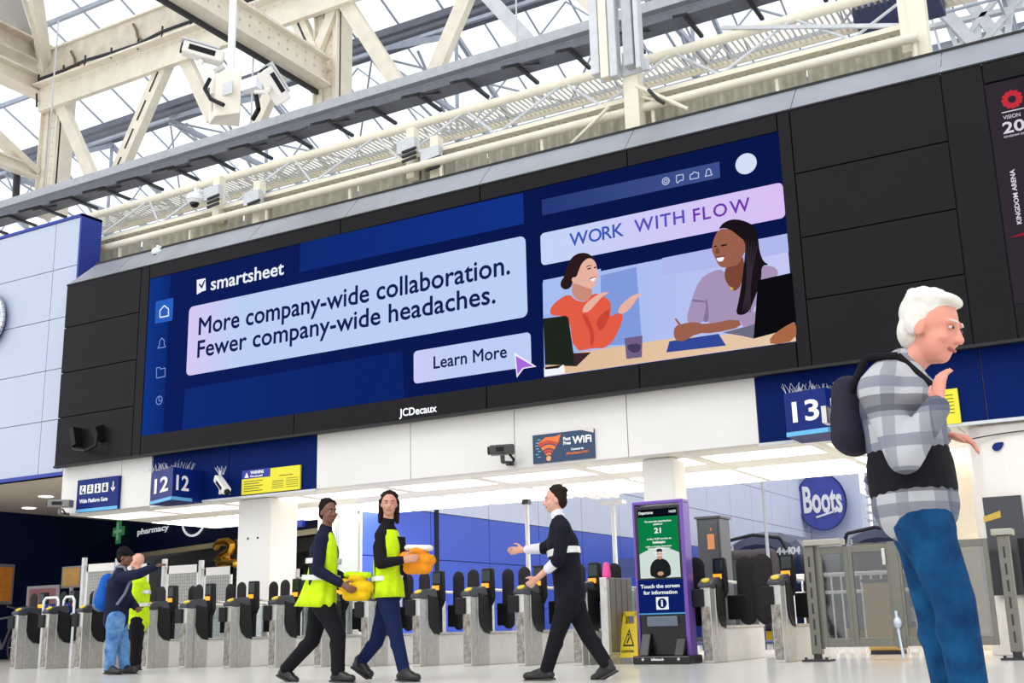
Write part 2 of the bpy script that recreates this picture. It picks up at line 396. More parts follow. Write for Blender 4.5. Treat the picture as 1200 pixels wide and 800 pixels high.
pl('lower_band', [(217, 456), (471, 411), (474, 466), (213.5, 503.7)], screen('ad low band', (16, 44, 116), 1, (14, 36, 104), 1, 5))
pl('right_band', [(635, 234), (843, 189.5), (844, 208), (635.5, 252.5)], screen('ad right band', (30, 48, 116), 1, (62, 80, 140), 8, 11))
card = screen('ad card', (222, 200, 245), 1, (188, 208, 246), .8, 2.4)
prr('slogan_card', (222, 357), (616, 279), (618, 371.5), (218, 440), L1, .1, card, ad)
prr('button', (484.5, 411), (621, 389.5), (623.5, 431), (485, 447.5), L1, .07, screen('ad button', (226, 204, 246), 1, (190, 206, 246), 5.2, 6.8), ad)
prr('title_card', (633, 274), (917, 213), (920.5, 256), (634.5, 310), L1, .07, screen('ad title card', (196, 212, 248), 1, (218, 190, 244), 8.5, 12.5), ad)
TX = screen('ad text navy', (18, 32, 84), 1)
ptext('smartsheet', 'lettering', screen('ad white', (240, 244, 255), 1), ad, (247, 340), (333, 305.5), L2, bold=.012)
def adtext(s, bl, tr, m, bold=0, nm='lettering', Y=L2):
    a = aty(*bl, YS); b = aty(*tr, YS)
    return text(s, nm, m, ad, (a.x, Y, a.z), X1, Z1, b.x-a.x, b.z-a.z, bold=bold)
for st_, p_, q_, h_ in (('More company-wide collaboration.', (233, 392.5), (597.5, 321), 19.5), ('Fewer company-wide headaches.', (231.5, 419), (580.5, 355), 19), ('Learn More', (508.5, 432), (594, 418.7), 14)):
    a = aty(*p_, YS); b = aty(*q_, YS)
    text(st_, 'lettering', TX, ad, (a.x, L2, a.z), X1, Z1, b.x-a.x, aty(p_[0], p_[1]-h_, YS).z-a.z, bold=-.035)
for w, c, bl, tr in (('WORK', (58, 88, 184), (668, 289), (731, 265)), ('WITH', (92, 78, 190), (744, 273), (802, 249.5)), ('FLOW', (112, 58, 172), (813, 260), (879, 236))):
    # spaced capitals
    a = aty(*bl, YS); b = aty(*tr, YS); W_ = b.x-a.x; H_ = aty(bl[0], bl[1]-15, YS).z-a.z; Ls = []
    for ch in w:
        Ls.append(text(ch, 'lettering', screen('ad '+w, c, 1), ad, (a.x, L2, a.z), X1, Z1, None, H_, bold=.012))
    wd_ = [max(v.co.x for v in o.data.vertices)-min(v.co.x for v in o.data.vertices) for o in Ls]; gap = (W_-sum(wd_))/(len(w)-1); x = 0
    for o, q in zip(Ls, wd_):
        for v in o.data.vertices: v.co.x += x
        x += q+gap
WH = screen('ad white', (240, 244, 255), 1); ICO = screen('ad icon', (120, 150, 214), 1); ICO2 = screen('ad icon pale', (190, 200, 228), 1)
pl('logo_mark', [(231, 328), (241, 326), (241.5, 340), (237, 341.5), (231, 345)], WH, L2)
pl('logo_tick', [(233, 333), (235, 332.5), (236.5, 335), (240, 328), (241, 328.5), (237, 338.5)], TX, L3)
prr('icon_tile', (182.5, 353), (203, 349), (202, 375), (181.5, 379.5), L2, .03, screen('ad tile', (40, 96, 190), 1), ad)
def ring(name, cx, cy, r, w, m, Y=L3, par=None, n=20):
    c = aty(cx, cy, YS); rr = r; mb = MB()
    for k in range(n):
        a, b = 2*math.pi*k/n, 2*math.pi*(k+1)/n
        P = [(c.x+q*math.cos(t), Y, c.z+q*math.sin(t)) for q, t in ((rr, a), (rr, b), (rr-w, b), (rr-w, a))]
        mb.prism(P, (0, .003, 0))
    return mb.build(name, m, par or ad)
def line(name, pts, w, m, Y=L3, close=False, par=None, base=None):
    P = [aty(x, y, base or YS) for x, y in pts]; P = [Vector((p.x, Y, p.z)) for p in P]; mb = MB()
    if close: P.append(P[0])
    for a, b in zip(P[:-1], P[1:]): mb.bar(a, b, .003, w, up=Y1.cross(b-a)) 
    return mb.build(name, m, par or ad)
line('home_icon', [(188, 372), (188, 364), (193, 358), (198, 362), (198, 370)], .022, WH, close=True)
line('bell_icon', [(185.5, 408), (187.5, 404), (187.5, 400), (190, 396), (193, 399), (193, 403), (194.5, 406.5)], .016, ICO, close=True)
line('folder_icon', [(184, 431), (188, 430.5), (189, 432.5), (194, 431), (194, 441), (184, 443)], .016, ICO, close=True)
ring('clock_icon', 187, 469, .085, .016, ICO); line('clock_hands', [(187, 464), (187, 470), (191, 469)], .014, ICO)
ring('at_icon', 780.5, 212.5, .06, .014, ICO2); ring('at_icon', 780.5, 212.5, .03, .012, ICO2)
line('speech_icon', [(793, 206), (801, 204.5), (801, 211), (797, 212), (794, 215), (793, 212.5)], .013, ICO2, close=True)
line('camera_icon', [(809, 205), (812, 204), (813, 202), (816, 202), (817, 203), (819, 202.5), (819, 208.5), (809, 210.5)], .013, ICO2, close=True)
line('bell_icon', [(826.5, 207), (828, 204), (828, 200.5), (830.5, 198), (833, 199.5), (833.5, 203), (835, 205)], .013, ICO2, close=True)
c = aty(874.5, 192, YS); MB().tube((c.x, L2, c.z), (c.x, L2-.003, c.z), .155, .155, 24).build('status_disc', screen('ad disc', (214, 222, 246), 1), ad)
pl('cursor_outline', [(603, 413), (629, 429.5), (614, 432), (606, 442.5)], WH, L3); pl('cursor_arrow', [(605, 417), (625.5, 429), (613, 431), (607, 439)], screen('ad cursor', (168, 104, 224), 1), L4)
# photograph inside the advert
ph = pl('photo_background', [(636, 331), (922, 275), (932.9, 399.8), (638, 441.8)], screen('ad photo bg', (150, 180, 236), 1, (196, 200, 244), 8.4, 12.3), L1)
def P2(*q): return [(630+.225*u, 270+.225*v) for u, v in q]
def P3(*q): return [(770+.25*u, 230+.25*v) for u, v in q]
pl('photo_window', P2((330, 235), (515, 190), (545, 590), (330, 600)), screen('ad window', (128, 154, 220), 1), L2)
pl('photo_panel', P2((30, 260), (330, 200), (330, 420), (30, 440)), screen('ad window2', (168, 190, 240), 1), L2)
pl('photo_shade', P3((25, 290), (610, 175), (618, 260), (300, 330), (30, 370)), screen('ad shade', (176, 184, 236), 1), L2)
desk = screen('ad desk', (222, 186, 150), 1, (230, 200, 170), 8.4, 12)
pl('photo_desk', [(672, 414), (783, 397), (931.6, 386), (932.8, 399.7), (638.1, 441.6), (638, 430)], desk, L3)
RED = screen('ad coral sweater', (226, 92, 70), 1); REDD = screen('ad coral shade', (200, 70, 54), 1)
SK1 = screen('ad skin light', (232, 178, 160), 1); SK1D = screen('ad skin light shade', (204, 140, 124), 1); HR = screen('ad hair', (44, 26, 28), 1)
pl('woman_sweater', P2((65, 440), (70, 400), (110, 360), (165, 330), (200, 365), (255, 375), (290, 325), (345, 340), (380, 370), (385, 400), (375, 450), (400, 440), (420, 430), (450, 440), (430, 510), (395, 575), (350, 615), (300, 612), (190, 632), (165, 450), (110, 445)), RED, L3-.001, 1)
pl('sleeve_fold', P2((235, 430), (265, 450), (300, 540), (290, 600), (275, 600), (280, 540), (240, 460)), REDD, L4, 1)
pl('sleeve_fold', P2((300, 470), (380, 400), (378, 450), (330, 540)), REDD, L4, 1)
pl('woman_hair', P2((120, 290), (125, 262), (140, 245), (150, 200), (175, 145), (215, 118), (265, 118), (300, 148), (312, 175), (225, 200), (210, 245), (190, 250), (180, 290), (160, 308), (138, 308)), HR, L4, 2)
pl('woman_neck', P2((185, 270), (240, 280), (285, 300), (285, 340), (250, 372), (205, 362), (178, 325)), SK1D, L3-.002, 1)
pl('woman_face', P2((215, 215), (232, 172), (262, 145), (290, 148), (308, 175), (313, 210), (320, 240), (308, 262), (303, 292), (272, 306), (235, 290), (205, 280), (180, 268), (182, 245), (205, 245)), SK1, L4-.002, 2)
pl('woman_smile', P2((275, 252), (306, 242), (303, 262), (285, 268)), WH, L5, 1); pl('woman_lips', P2((272, 250), (308, 240), (306, 244), (276, 255)), screen('ad lips', (180, 60, 70), 1), L5-.001)
pl('woman_eye', P2((262, 200), (280, 194), (282, 200), (264, 206)), HR, L5); pl('woman_eye', P2((296, 192), (308, 189), (309, 195), (297, 199)), HR, L5)
pl('woman_brow', P2((256, 190), (270, 182), (284, 183), (284, 186), (270, 187), (257, 194)), HR, L5)
pl('woman_hand', P2((233, 430), (245, 392), (285, 355), (340, 322), (380, 322), (340, 345), (310, 378), (270, 425)), SK1, L5, 1)
pl('woman_hand', P2((418, 430), (430, 398), (465, 362), (510, 332), (550, 330), (522, 350), (500, 390), (452, 437)), SK1, L5, 1)
pl('laptop_lid', P2((32, 460), (150, 445), (163, 455), (190, 640), (195, 702), (42, 700)), screen('ad laptop', (30, 38, 30), 1), L5)
pl('laptop_base', P2((190, 640), (280, 635), (205, 708), (120, 705)), screen('ad laptop dark', (60, 40, 46), 1), L4)
pl('glass_cup', P2((455, 562), (548, 548), (545, 660), (465, 670)), screen('ad cup', (112, 96, 134), 1), L4)
pl('cup_drink', P2((468, 595), (540, 588), (538, 630), (500, 640), (472, 620)), screen('ad drink', (70, 60, 98), 1), L5, 1)
pl('white_mug', [(638.2, 431), (661.5, 427.5), (663, 437.5), (638.4, 441)], WH, L5); pl('mug_coffee', [(639, 430.5), (660, 427.5), (655, 431.5), (640, 433)], HR, L5-.002)
LIL = screen('ad lilac sweater', (166, 146, 182), 1); LILD = screen('ad lilac shade', (132, 112, 152), 1)
SK2 = screen('ad skin brown', (154, 96, 78), 1); SK2D = screen('ad skin brown shade', (122, 70, 56), 1); HB = screen('ad black hair', (26, 20, 26), 1)
pl('woman_sweater', P3((135, 585), (165, 480), (200, 390), (260, 350), (315, 342), (330, 410), (370, 452), (400, 400), (470, 330), (540, 325), (572, 352), (560, 380), (480, 390), (460, 545), (400, 572), (385, 595), (245, 602), (240, 570), (215, 590), (175, 602)), LIL, L3-.001, 1)
pl('sweater_fold', P3((228, 470), (240, 500), (246, 590), (215, 588), (232, 530)), LILD, L4, 1); pl('sweater_fold', P3((165, 482), (230, 490), (232, 500), (164, 494)), LILD, L4, 1)
pl('woman_neck', P3((325, 330), (400, 270), (415, 340), (395, 420), (362, 450), (330, 412), (315, 370)), SK2D, L3-.002, 1)
pl('woman_face', P3((262, 222), (275, 180), (300, 152), (345, 155), (385, 185), (424, 208), (422, 250), (402, 280), (388, 318), (350, 332), (310, 336), (290, 325), (268, 278), (258, 255)), SK2, L4, 2)
pl('woman_hair', P3((288, 160), (310, 125), (360, 106), (420, 118), (468, 148), (476, 200), (482, 260), (500, 308), (530, 322), (490, 326), (492, 390), (462, 470), (430, 552), (368, 560), (385, 490), (400, 400), (412, 300), (418, 215), (385, 188), (340, 153), (304, 150)), HB, L4-.002, 2)
for k in range(5):
    pl('braid', P3((415+k*14, 200+k*4), (420+k*14, 200+k*4), (432+k*8-k*6, 400), (405+k*9, 545), (400+k*9, 545), (425+k*8-k*6, 400)), screen('ad braid', (52, 42, 52), 1), L5, 1)
pl('woman_smile', P3((278, 288), (318, 282), (312, 305), (288, 308)), WH, L5, 1); pl('woman_lips', P3((276, 285), (320, 279), (318, 284), (280, 291)), screen('ad lips2', (130, 50, 56), 1), L5-.001)
pl('woman_eye', P3((268, 236), (278, 230), (282, 236), (270, 241)), HB, L5); pl('woman_eye', P3((302, 230), (328, 224), (330, 231), (304, 237)), HB, L5)
pl('woman_nose', P3((282, 236), (292, 250), (298, 268), (272, 270)), SK2D, L5, 1)
pl('woman_forearm', P3((78, 650), (85, 610), (120, 598), (175, 588), (230, 602), (380, 572), (402, 612), (270, 642), (190, 642), (130, 680), (92, 678)), SK2, L4-.001, 1)
pl('woman_finger', P3((84, 574), (92, 572), (115, 602), (104, 606)), SK2, L4-.003)
pl('sweater_cuff', P3((382, 566), (462, 540), (462, 600), (405, 612)), LIL, L5)
pl('laptop_lid', P3((475, 395), (632, 360), (652, 588), (560, 640), (455, 668)), screen('ad laptop black', (12, 12, 16), 1), L5-.003)
pl('laptop_base', P3((310, 640), (460, 600), (455, 668), (400, 655)), screen('ad laptop grey', (110, 108, 128), 1), L5-.001)
pl('nearest_arm', P3((530, 662), (600, 612), (653, 585), (656, 676), (535, 700)), screen('ad arm', (168, 104, 72), 1), L5-.004, 1)
pl('notebook', P3((60, 680), (290, 645), (325, 700), (45, 732)), screen('ad notebook', (52, 72, 152), 1), L4)
pl('necklace', P3((340, 420), (358, 432), (362, 428), (356, 440), (348, 438)), screen('ad gold', (220, 180, 90), 1), L5)

# ------------------------------------------------------------------ right hand screen
ks = thing('advertising_screen', (xr3, YS, 4.15), 'dim brown advertising screen with red emblem at the right edge', 'screen')
MB().box(xr3+.01, BXR-.05, YS, YS+.03, 4.16, ksz1-.02).build('display', screen('dim screen', (52, 44, 52), 1, (40, 32, 44), 0, 2), ks)
c = aty(1186, 116.5, YS); mb = MB(); mb.tube((c.x, L1, c.z), (c.x, L1-.003, c.z), .085, .085, 18)
for k in range(12):
    t = math.pi*k/6; mb.tube((c.x+.1*math.cos(t), L1, c.z+.1*math.sin(t)), (c.x+.1*math.cos(t), L1-.003, c.z+.1*math.sin(t)), .028, .028, 8)
mb.build('red_emblem', screen('emblem red', (196, 48, 62), 1), ks)
MB().tube((c.x, L2, c.z), (c.x, L2-.003, c.z), .05, .05, 12).build('emblem_centre', screen('emblem dark', (50, 40, 52), 1), ks)
KW = screen('dim white text', (216, 214, 226), 1)
def kt(s, x, y, w, h, bold=0): a = aty(x, y, YS); return text(s, 'lettering', KW, ks, (a.x, L1-.002, a.z), X1, Z1, w, h, bold=bold)
kt('VISION', 1176, 140.5, .2, .05); kt('2030', 1176, 157, .52, .15, .02); kt('KINGDOM OF SAUDI ARABIA', 1177, 162, .5, .025)
a = aty(1174, 133, YS); MB().box(a.x, a.x+.55, L1-.003, L1, a.z, a.z+.012).build('rule', KW, ks)
a = aty(1197.5, 262, YS); text('KINGDOM ARENA', 'lettering', KW, ks, (a.x, L1-.002, a.z), Z1, -X1, .72, .055, bold=.02)
pl2 = MB().prism([(xr3+.05, L1, 5.0), (xr3+.6, L1, 5.12), (BXR-.3, L1, 5.05), (BXR-.3, L1, 4.99)], (0, .002, 0)).build('red_streak', screen('streak', (150, 30, 50), 1), ks)

# ------------------------------------------------------------------ left white wall with roundel
YW = 15.3
WX1 = aty(95, 290, YW).x; WX0 = WX1-9; WZ0 = aty(0, 562, YW).z; WZ1 = aty(98, 253, YW).z
wl = thing('wall_left', (WX1, YW, WZ0), 'pale blue-white panelled shop wall above the left ticket gates', kind='structure')
zz = [WZ0, aty(0, 502, YW).z, aty(0, 445, YW).z, aty(0, 388, YW).z, aty(0, 333, YW).z, WZ1]
xx = [WX0, WX0+2.9, WX0+5.4, aty(62, 290, YW).x-.0, WX1-.04]
xx = [WX1-9, WX1-6.3, WX1-3.7, aty(56, 400, YW).x, WX1-.05]
for a, b in zip(zz[:-1], zz[1:]):
    for p, q in zip(xx[:-1], xx[1:]): MB().box(p+.008, q-.008, YW, YW+.05, a+.008, b-.008).build('panel', PANELW, wl)
MB().box(WX0, WX1-.02, YW+.04, YW+.5, WZ0, WZ1).build('backing_board', mat('grey joint backing', (110, 116, 140), .6), wl)
MB().box(WX1-.05, WX1, YW-.03, YW+.5, WZ0, WZ1+.05).box(WX0, WX1, YW-.03, YW+.5, WZ1, WZ1+.06).box(WX0, WX1, YW-.03, YW+.02, WZ0-.07, WZ0).build('blue_edging', PBLUE, wl)
c = aty(-11, 378, YW); rd = thing('round_sign', (c.x, YW, c.z), 'round blue sign with chrome rim cut off by the left edge', 'sign')
MB().tube((c.x, YW-.16, c.z), (c.x, YW-.02, c.z), .55, .55, 36).build('disc', mat('glossy cobalt', (18, 38, 132), .15), rd)
mb = MB()
for k in range(36):
    a, b = 2*math.pi*k/36, 2*math.pi*(k+1)/36
    mb.tube((c.x+.58*math.cos(a), YW-.13, c.z+.58*math.sin(a)), (c.x+.58*math.cos(b), YW-.13, c.z+.58*math.sin(b)), .06, .06, 8, False)
mb.build('chrome_rim', mat('chrome', (205, 208, 214), .12, 1), rd)
# beige soffit and navy shop below it
tag(MB().box(-40, XL-.02, YW+.07, 24, WZ0, WZ0+.2).build('ceiling', mat('beige soffit', (214, 200, 186), .5, 0, .06, .5)), 'beige soffit with downlights over the left gates', kind='structure')
for k, (x, y) in enumerate(((54, 581), (34, 594.5))):
    p = atz(x, y, WZ0); l = thing('downlight', (p.x, p.y, WZ0), ('nearer' if k == 0 else 'farther')+' small lit downlight in the beige soffit at far left', 'downlight')
    MB().tube((p.x, p.y, WZ0-.02), (p.x, p.y, WZ0+.0), .16, .16, 20).build('lamp', LAMP_GLOW, l)
    MB().tube((p.x, p.y, WZ0-.012), (p.x, p.y, WZ0+.0), .2, .2, 20).build('rim', WHITE, l)
NX = -26.3
tag(MB().box(NX-.3, NX, 15.2, 23.2, 0, WZ0).build('wall_left', NAVY), 'navy shop side wall behind the far left gates', kind='structure')
# shopfront: starts at (NX,23.2) and runs right, coming nearer
A0 = Vector((NX, 23.0, 0)); A1 = Vector((-14.9, 19.4, 0)); SD = (A1-A0).normalized(); SN = Vector((SD.y, -SD.x, 0))  # faces camera
def onshop(x, y, off=0):
    d = ray(x, y); o = A0+SN*off; t = (o-CAM).dot(SN)/d.dot(SN); return CAM+d*t
LS = (A1-A0).length
def sbox(mb, s0, s1, z0, z1, d0, d1):
    P = [A0+SD*s0+SN*d0, A0+SD*s1+SN*d0, A0+SD*s1+SN*d1, A0+SD*s0+SN*d1]
    mb.prism([(p.x, p.y, z0) for p in P], (0, 0, z1-z0)); return mb
shop = thing('shopfront', A0, 'dark navy pharmacy shopfront behind the left gates', 'shopfront')
sh = lambda x, y: (onshop(x, y)-A0).dot(SD)
ztop = onshop(200, 643).z
sbox(MB(), 0, LS, ztop, 4.2, -.1, 0).build('sign_board', NAVY, shop)
sbox(MB(), -6, LS+.4, 0, 4.2, -1.9, -1.8).build('dark_interior', mat('dark shop interior', (20, 18, 22), .7), shop)
s135 = sh(150, 700); sbox(MB(), 0, s135, 0, ztop, -.1, 0).build('side_panel', NAVY, shop)
mb = MB(); sbox(mb, s135, LS, ztop-.12, ztop, -.02, .05); mb.build('beige_header', mat('beige header trim', (168, 156, 130), .5), shop)
sbox(MB(), 0, LS, ztop-.3, ztop+.0, -1.5, -1.2).build('inner_header', mat('inner bulkhead', (60, 56, 60), .7), shop)
SHW = mat('lit white shop lettering', (235, 240, 245), .5, emit=.5)
def stext(s, bl, tr, m, par, bold=0):
    a = onshop(*bl, .02); b = onshop(*tr, .02); w = (b-a).dot(SD)
    return text(s, 'lettering', m, par, a, SD, Z1, w, b.z-a.z, bold=bold)
stext('pharmacy', (161, 626.5), (198, 613.5), SHW, shop, .02)
c = onshop(140, 622.5, .04); mb = MB(); g = .17
for a0, a1, b0, b1_ in ((-.34, .34, -.12, .12), (-.12, .12, -.34, .34)):
    P = [c+SD*a0+Z1*b0, c+SD*a1+Z1*b0, c+SD*a1+Z1*b1_, c+SD*a0+Z1*b1_]; mb.prism(P, SN*.05)
gc = thing('pharmacy_cross', c, 'small green pharmacy cross on the navy shopfront', 'sign'); mb.build('cross', mat('green cross', (60, 130, 84), .5, emit=.4), gc)
mb = MB()
for a0, a1, b0, b1_ in ((-.25, .25, -.04, .04), (-.04, .04, -.25, .25)):
    P = [c+SD*a0+Z1*b0+SN*.05, c+SD*a1+Z1*b0+SN*.05, c+SD*a1+Z1*b1_+SN*.05, c+SD*a0+Z1*b1_+SN*.05]; mb.prism(P, SN*.02)
mb.build('inner_cross', mat('pale green cross', (140, 190, 150), .5, emit=.3), gc)
# oval logo on board
c = onshop(227, 608, .03); mb = MB(); pr = None
for k in range(25):
    t = 2*math.pi*k/24; p = c+SD*(.62*math.cos(t))+Z1*(.42*math.sin(t))
    if pr is not None: mb.tube(pr, p, .03, .03, 6)
    pr = p
mb.build('oval_outline', SHW, shop)
a = onshop(219, 613, .03); text('Boots', 'lettering', SHW, shop, a, SD, Z1, .85, .4, bold=.01)
# gold balloon shaped as a 2
c = onshop(264, 646, .25); bl = thing('foil_balloon', c, 'gold foil balloon shaped like the number two behind the left column', 'balloon')
pts = [(254, 640), (258, 635.5), (268, 634), (273.5, 638), (271, 645), (263, 650), (257, 656), (259, 661), (267, 659), (277, 660)]
mb = MB(); PP = [onshop(x, y, .25) for x, y in pts]
for a, b in zip(PP[:-1], PP[1:]): mb.capsule(a, b, .11, .11, 10)
mb.build('balloon', mat('gold foil', (224, 172, 60), .18, .95), bl, remesh=.035, smooth_it=3)
MB().tube(c-Z1*.4, Vector((c.x, c.y, 0.02)), .006, .006, 5).build('string', WHITE, bl)
# posters on the navy wall
for k, (x0, x1, y0, y1, col, lb) in enumerate(((-12, 14, 660, 708, (228, 142, 50), 'orange poster on the navy wall at far left edge'), (73, 94, 664, 688, (190, 140, 60), 'small grey framed orange notice on the navy wall'), (32, 66, 687, 730, (120, 60, 66), 'low dark red framed notice behind the left gates'))):
    Yp = 16.9 if k != 1 else 17.4
    a = atx(x0, y0, NX+.25); b = atx(x1, y1, NX+.25)
    if k == 1 or k == 2:
        a = aty(x0, y0, Yp); b = aty(x1, y1, Yp)
    st = thing('poster', (a.x, a.y, 0), lb, 'poster')
    P = [(a.x, a.y, a.z), (b.x, b.y, a.z), (b.x, b.y, b.z), (a.x, a.y, b.z)]
    dv = Vector((b.x-a.x, b.y-a.y, 0)).normalized(); nn = Vector((dv.y, -dv.x, 0))
    MB().prism([Vector(p) for p in P], -nn*.03).build('frame', mat('grey poster frame', (120, 118, 120), .5), st)
    cc = sum((Vector(p) for p in P), Vector())/4
    MB().prism([cc+(Vector(p)-cc)*.84+nn*.004 for p in P], -nn*.01).build('sheet', mat('poster %d' % k, col, .5, 0, .3, 4), st)
    if k: MB().bar((cc.x, cc.y+.03, 0), (cc.x, cc.y+.03, b.z), .06).box(cc.x-.2, cc.x+.2, cc.y-.15, cc.y+.2, 0, .03).build('stand', STEEL, st)

# ------------------------------------------------------------------ columns
def column(px0, px1, Y, lab, m=CEILM):
    a = aty(px0, 650, Y).x; b = aty(px1, 650, Y).x; w = b-a
    t = thing('column', ((a+b)/2, Y, 0), lab, 'column')
    MB().box(a, b, Y, Y+w, 0, ZF0-.003).build('shaft', m, t, bevel=.04)
    MB().box(a-.03, b+.03, Y-.03, Y+w+.03, 0, .16).build('plinth', STEEL, t)
    for q in (.35, .65):
        MB().tube((a+w*q, Y-.01, 2.1), (a+w*q, Y+.01, 2.1), .02, .02, 8).build('fixing', DARK, t)
column(277, 315, 15.35, 'square white column behind the left gates below the yellow notice')
column(757, 795, 15.35, 'square cream column behind the information kiosk')

# ------------------------------------------------------------------ hoarding on the platform side
HX = -14.0
HOB = mat('blue hoarding panel', (66, 96, 214), .45, 0, .05, .4); HOW = mat('pale lilac hoarding panel', (222, 227, 248), .5, 0, .04, .4)
hd = thing('wall_platform', (HX, 18.4, 0), 'long hoarding of blue panels below pale panels along the platform', kind='structure')
y = 18.4; i = 0
while y < 62:
    d = 2.45
    for z0, z1, m in ((0, .9, HOB), (.9, 1.93, HOB), (1.93, 2.94, HOB), (2.94, 4.2, HOW), (4.2, 5.5, HOW), (5.5, 6.8, HOW)):
        MB().box(HX-.1, HX, y+.012, y+d-.012, z0+.01, z1-.01).build('panel', m, hd)
    y += d; i += 1
MB().box(HX-.2, HX-.04, 18.4, y, 0, 6.8).build('backing_board', mat('hoarding joint', (60, 70, 120), .6), hd)
tag(MB().box(aty(372, 650, 18.3).x, HX, 18.3, 18.42, 0, ZF0).build('wall_end', mat('bright white end panel', (246, 244, 240), .4)), 'bright white wall end at the start of the blue hoarding', kind='structure')
a = aty(326, 611, 19.0); b = aty(356, 617, 19.0)
t = thing('fascia_sign', (a.x, 19, b.z), 'small blue fascia strip over the shop doorway', 'sign'); MB().box(a.x, b.x, 18.95, 19.05, b.z, a.z+.05).build('strip', SIGNB, t)
t = thing('glazed_door_frame', (aty(420, 700, 17.6).x, 17.6, 0), 'thin white door frame before the white wall behind the vest wearers', 'frame')
a = aty(394, 700, 17.6).x; b = aty(421, 700, 17.6).x; zt = aty(421, 598, 17.6).z
MB().box(a-.03, a+.03, 17.58, 17.64, 0, zt).box(b-.03, b+.03, 17.58, 17.64, 0, zt).box(a, b, 17.58, 17.64, zt-.06, zt).build('frame', PALE, t)
MB().box(a+.03, b-.03, 17.6, 17.61, .05, zt-.06).build('pane', GLASSC, t)
# Boots roundel
Yb = 50.0
c = aty(963, 587.5, Yb); dd = ray(963, 587).normalized(); ang = math.atan2(dd.x, dd.y)
rz = -ang-math.radians(0); nrm = Vector((math.sin(math.radians(28)), -math.cos(math.radians(28)), 0))
bs = thing('round_shop_sign', c, 'round blue shop sign with white script high beyond the gates', 'sign')
sd_ = Vector((-nrm.y, nrm.x, 0)); R_ = abs(aty(963, 554, Yb).z-aty(963, 621, Yb).z)/2
mb = MB(); P = [c+sd_*(R_*.86*math.cos(2*math.pi*k/36))+Z1*(R_*math.sin(2*math.pi*k/36)) for k in range(36)]
mb.prism(P, -nrm*.12).build('disc', mat('mottled blue sign', (42, 62, 178), .3, 0, .35, 2.2), bs)
mb = MB()
for k in range(36): mb.bar(P[k]+nrm*.01, P[(k+1) % 36]+nrm*.01, .05, .06)
mb.build('rim', mat('dark blue rim', (20, 30, 110), .4), bs)
text('Boots', 'lettering', WHITE, bs, c-sd_*(R_*.66)-Z1*(R_*.36)+nrm*.03, sd_, Z1, R_*1.36, R_*.9, bold=.03, depth=.02)
mb = MB().bar(c-sd_*(R_*.25)-Z1*(R_*.55)+nrm*.03, c+sd_*(R_*.45)-Z1*(R_*.34)+nrm*.03, .04, .08); mb.build('underline', WHITE, bs)
# white board that carries it
bw = thing('sign_board', (c.x, Yb+.3, 0), 'large plain white board behind the round blue sign', 'board')
q0 = HX+.02; q1 = aty(1014, 640, Yb+.9).x
MB().box(q0, q1, Yb+.85, Yb+1, 0, 8.8).build('board', HOW, bw)
MB().bar(c-nrm*.1, Vector((c.x, Yb+.9, c.z)), .1).build('bracket', DARK, bs)

# ------------------------------------------------------------------ far station structures at right
YFB = 60.0
t = thing('footbridge', (aty(1040, 600, YFB).x, YFB, 0), 'white steel footbridge and stairs far behind the glass gates', 'footbridge')
a = aty(1012, 548, YFB); b = aty(1110, 572, YFB)
MB().box(a.x, b.x+3, YFB, YFB+1.5, b.z, a.z).build('deck', PALE, t)
for k in range(6): x = a.x+.4+k*1.4; MB().bar((x, YFB, 0), (x, YFB, b.z), .34).build('post', PALE, t)
mb = MB()
for k in range(11):
    z = 3.2+k*.4; mb.box(a.x, b.x+3, YFB-.3, YFB-.05, z, z+.1)
    if k % 2 == 0: mb.bar((a.x+.4*k, YFB-.15, 3.2), (a.x+.4*k+2.1, YFB-.15, 7), .14)
o = mb.build('lattice', PALE, t); o['kind'] = 'stuff'
for k in range(4):
    p = aty(*((1022, 558), (1030, 558), (1018, 562), (1040, 560))[k], YFB-.4); MB().ball(p, .24, .15, .24).build('lamp_globe', GUTTER, t)
t = thing('riveted_column', (aty(1115, 600, 17.5).x, 17.5, 0), 'cream riveted steel column beside the white booth', 'column')
a = aty(1096, 600, 17.5).x; b = aty(1150, 600, 17.5).x
MB().box(a, b, 17.5, 18, 0, ZF0).build('shaft', CREAM, t)
mb = MB()
for k in range(22):
    for x in (a+.06, (a+b)/2-.06): mb.ball((x, 17.5, .15+k*.12), .016, .012, .016, None, 6, 4)
o = mb.build('rivets', GUTTER, t); o['kind'] = 'stuff'
# white booth on the right
bt = thing('ticket_booth', (-1.6, 15.2, 0), 'white rounded booth with dark window at the right edge', 'booth')
a = aty(1133, 560, 15.1).x
mb = MB(); P = [(a, 16.6), (a, 15.45), (a+.06, 15.25), (a+.2, 15.12), (a+.45, 15.08), (a+1.6, 15.08), (a+1.6, 16.6)]
mb.prism([(x, y, 0) for x, y in P], (0, 0, ZF0-.05)).build('body', mat('booth white', (236, 230, 222), .4), bt, bevel=.02)
a2 = aty(1151, 583, 15.05); b2_ = aty(1196, 660, 15.05)
MB().box(a2.x, b2_.x+.1, 15.04, 15.1, .7, a2.z).build('window', mat('dark booth window', (58, 58, 62), .12), bt)
a3 = aty(1153, 612, 15.03); b3 = aty(1172, 598, 15.03)
MB().prism([Vector((a3.x, 15.035, a3.z)), Vector((b3.x, 15.035, a3.z+.05)), Vector((b3.x, 15.035, b3.z)), Vector((a3.x, 15.035, b3.z-.06))], (0, .01, 0)).build('yellow_sticker', mat('ochre strip', (200, 168, 60), .5), bt)
mb = MB(); zc = aty(1165, 511, 15.07).z; pr = None
for k in range(13):
    u = k/12; p = Vector((a+.04+1.5*u, 15.05, zc-.05*(2*u-1)**2+.03))
    if pr: mb.bar(pr, p, .03, .012)
    pr = p
mb.build('seam', DARK, bt)
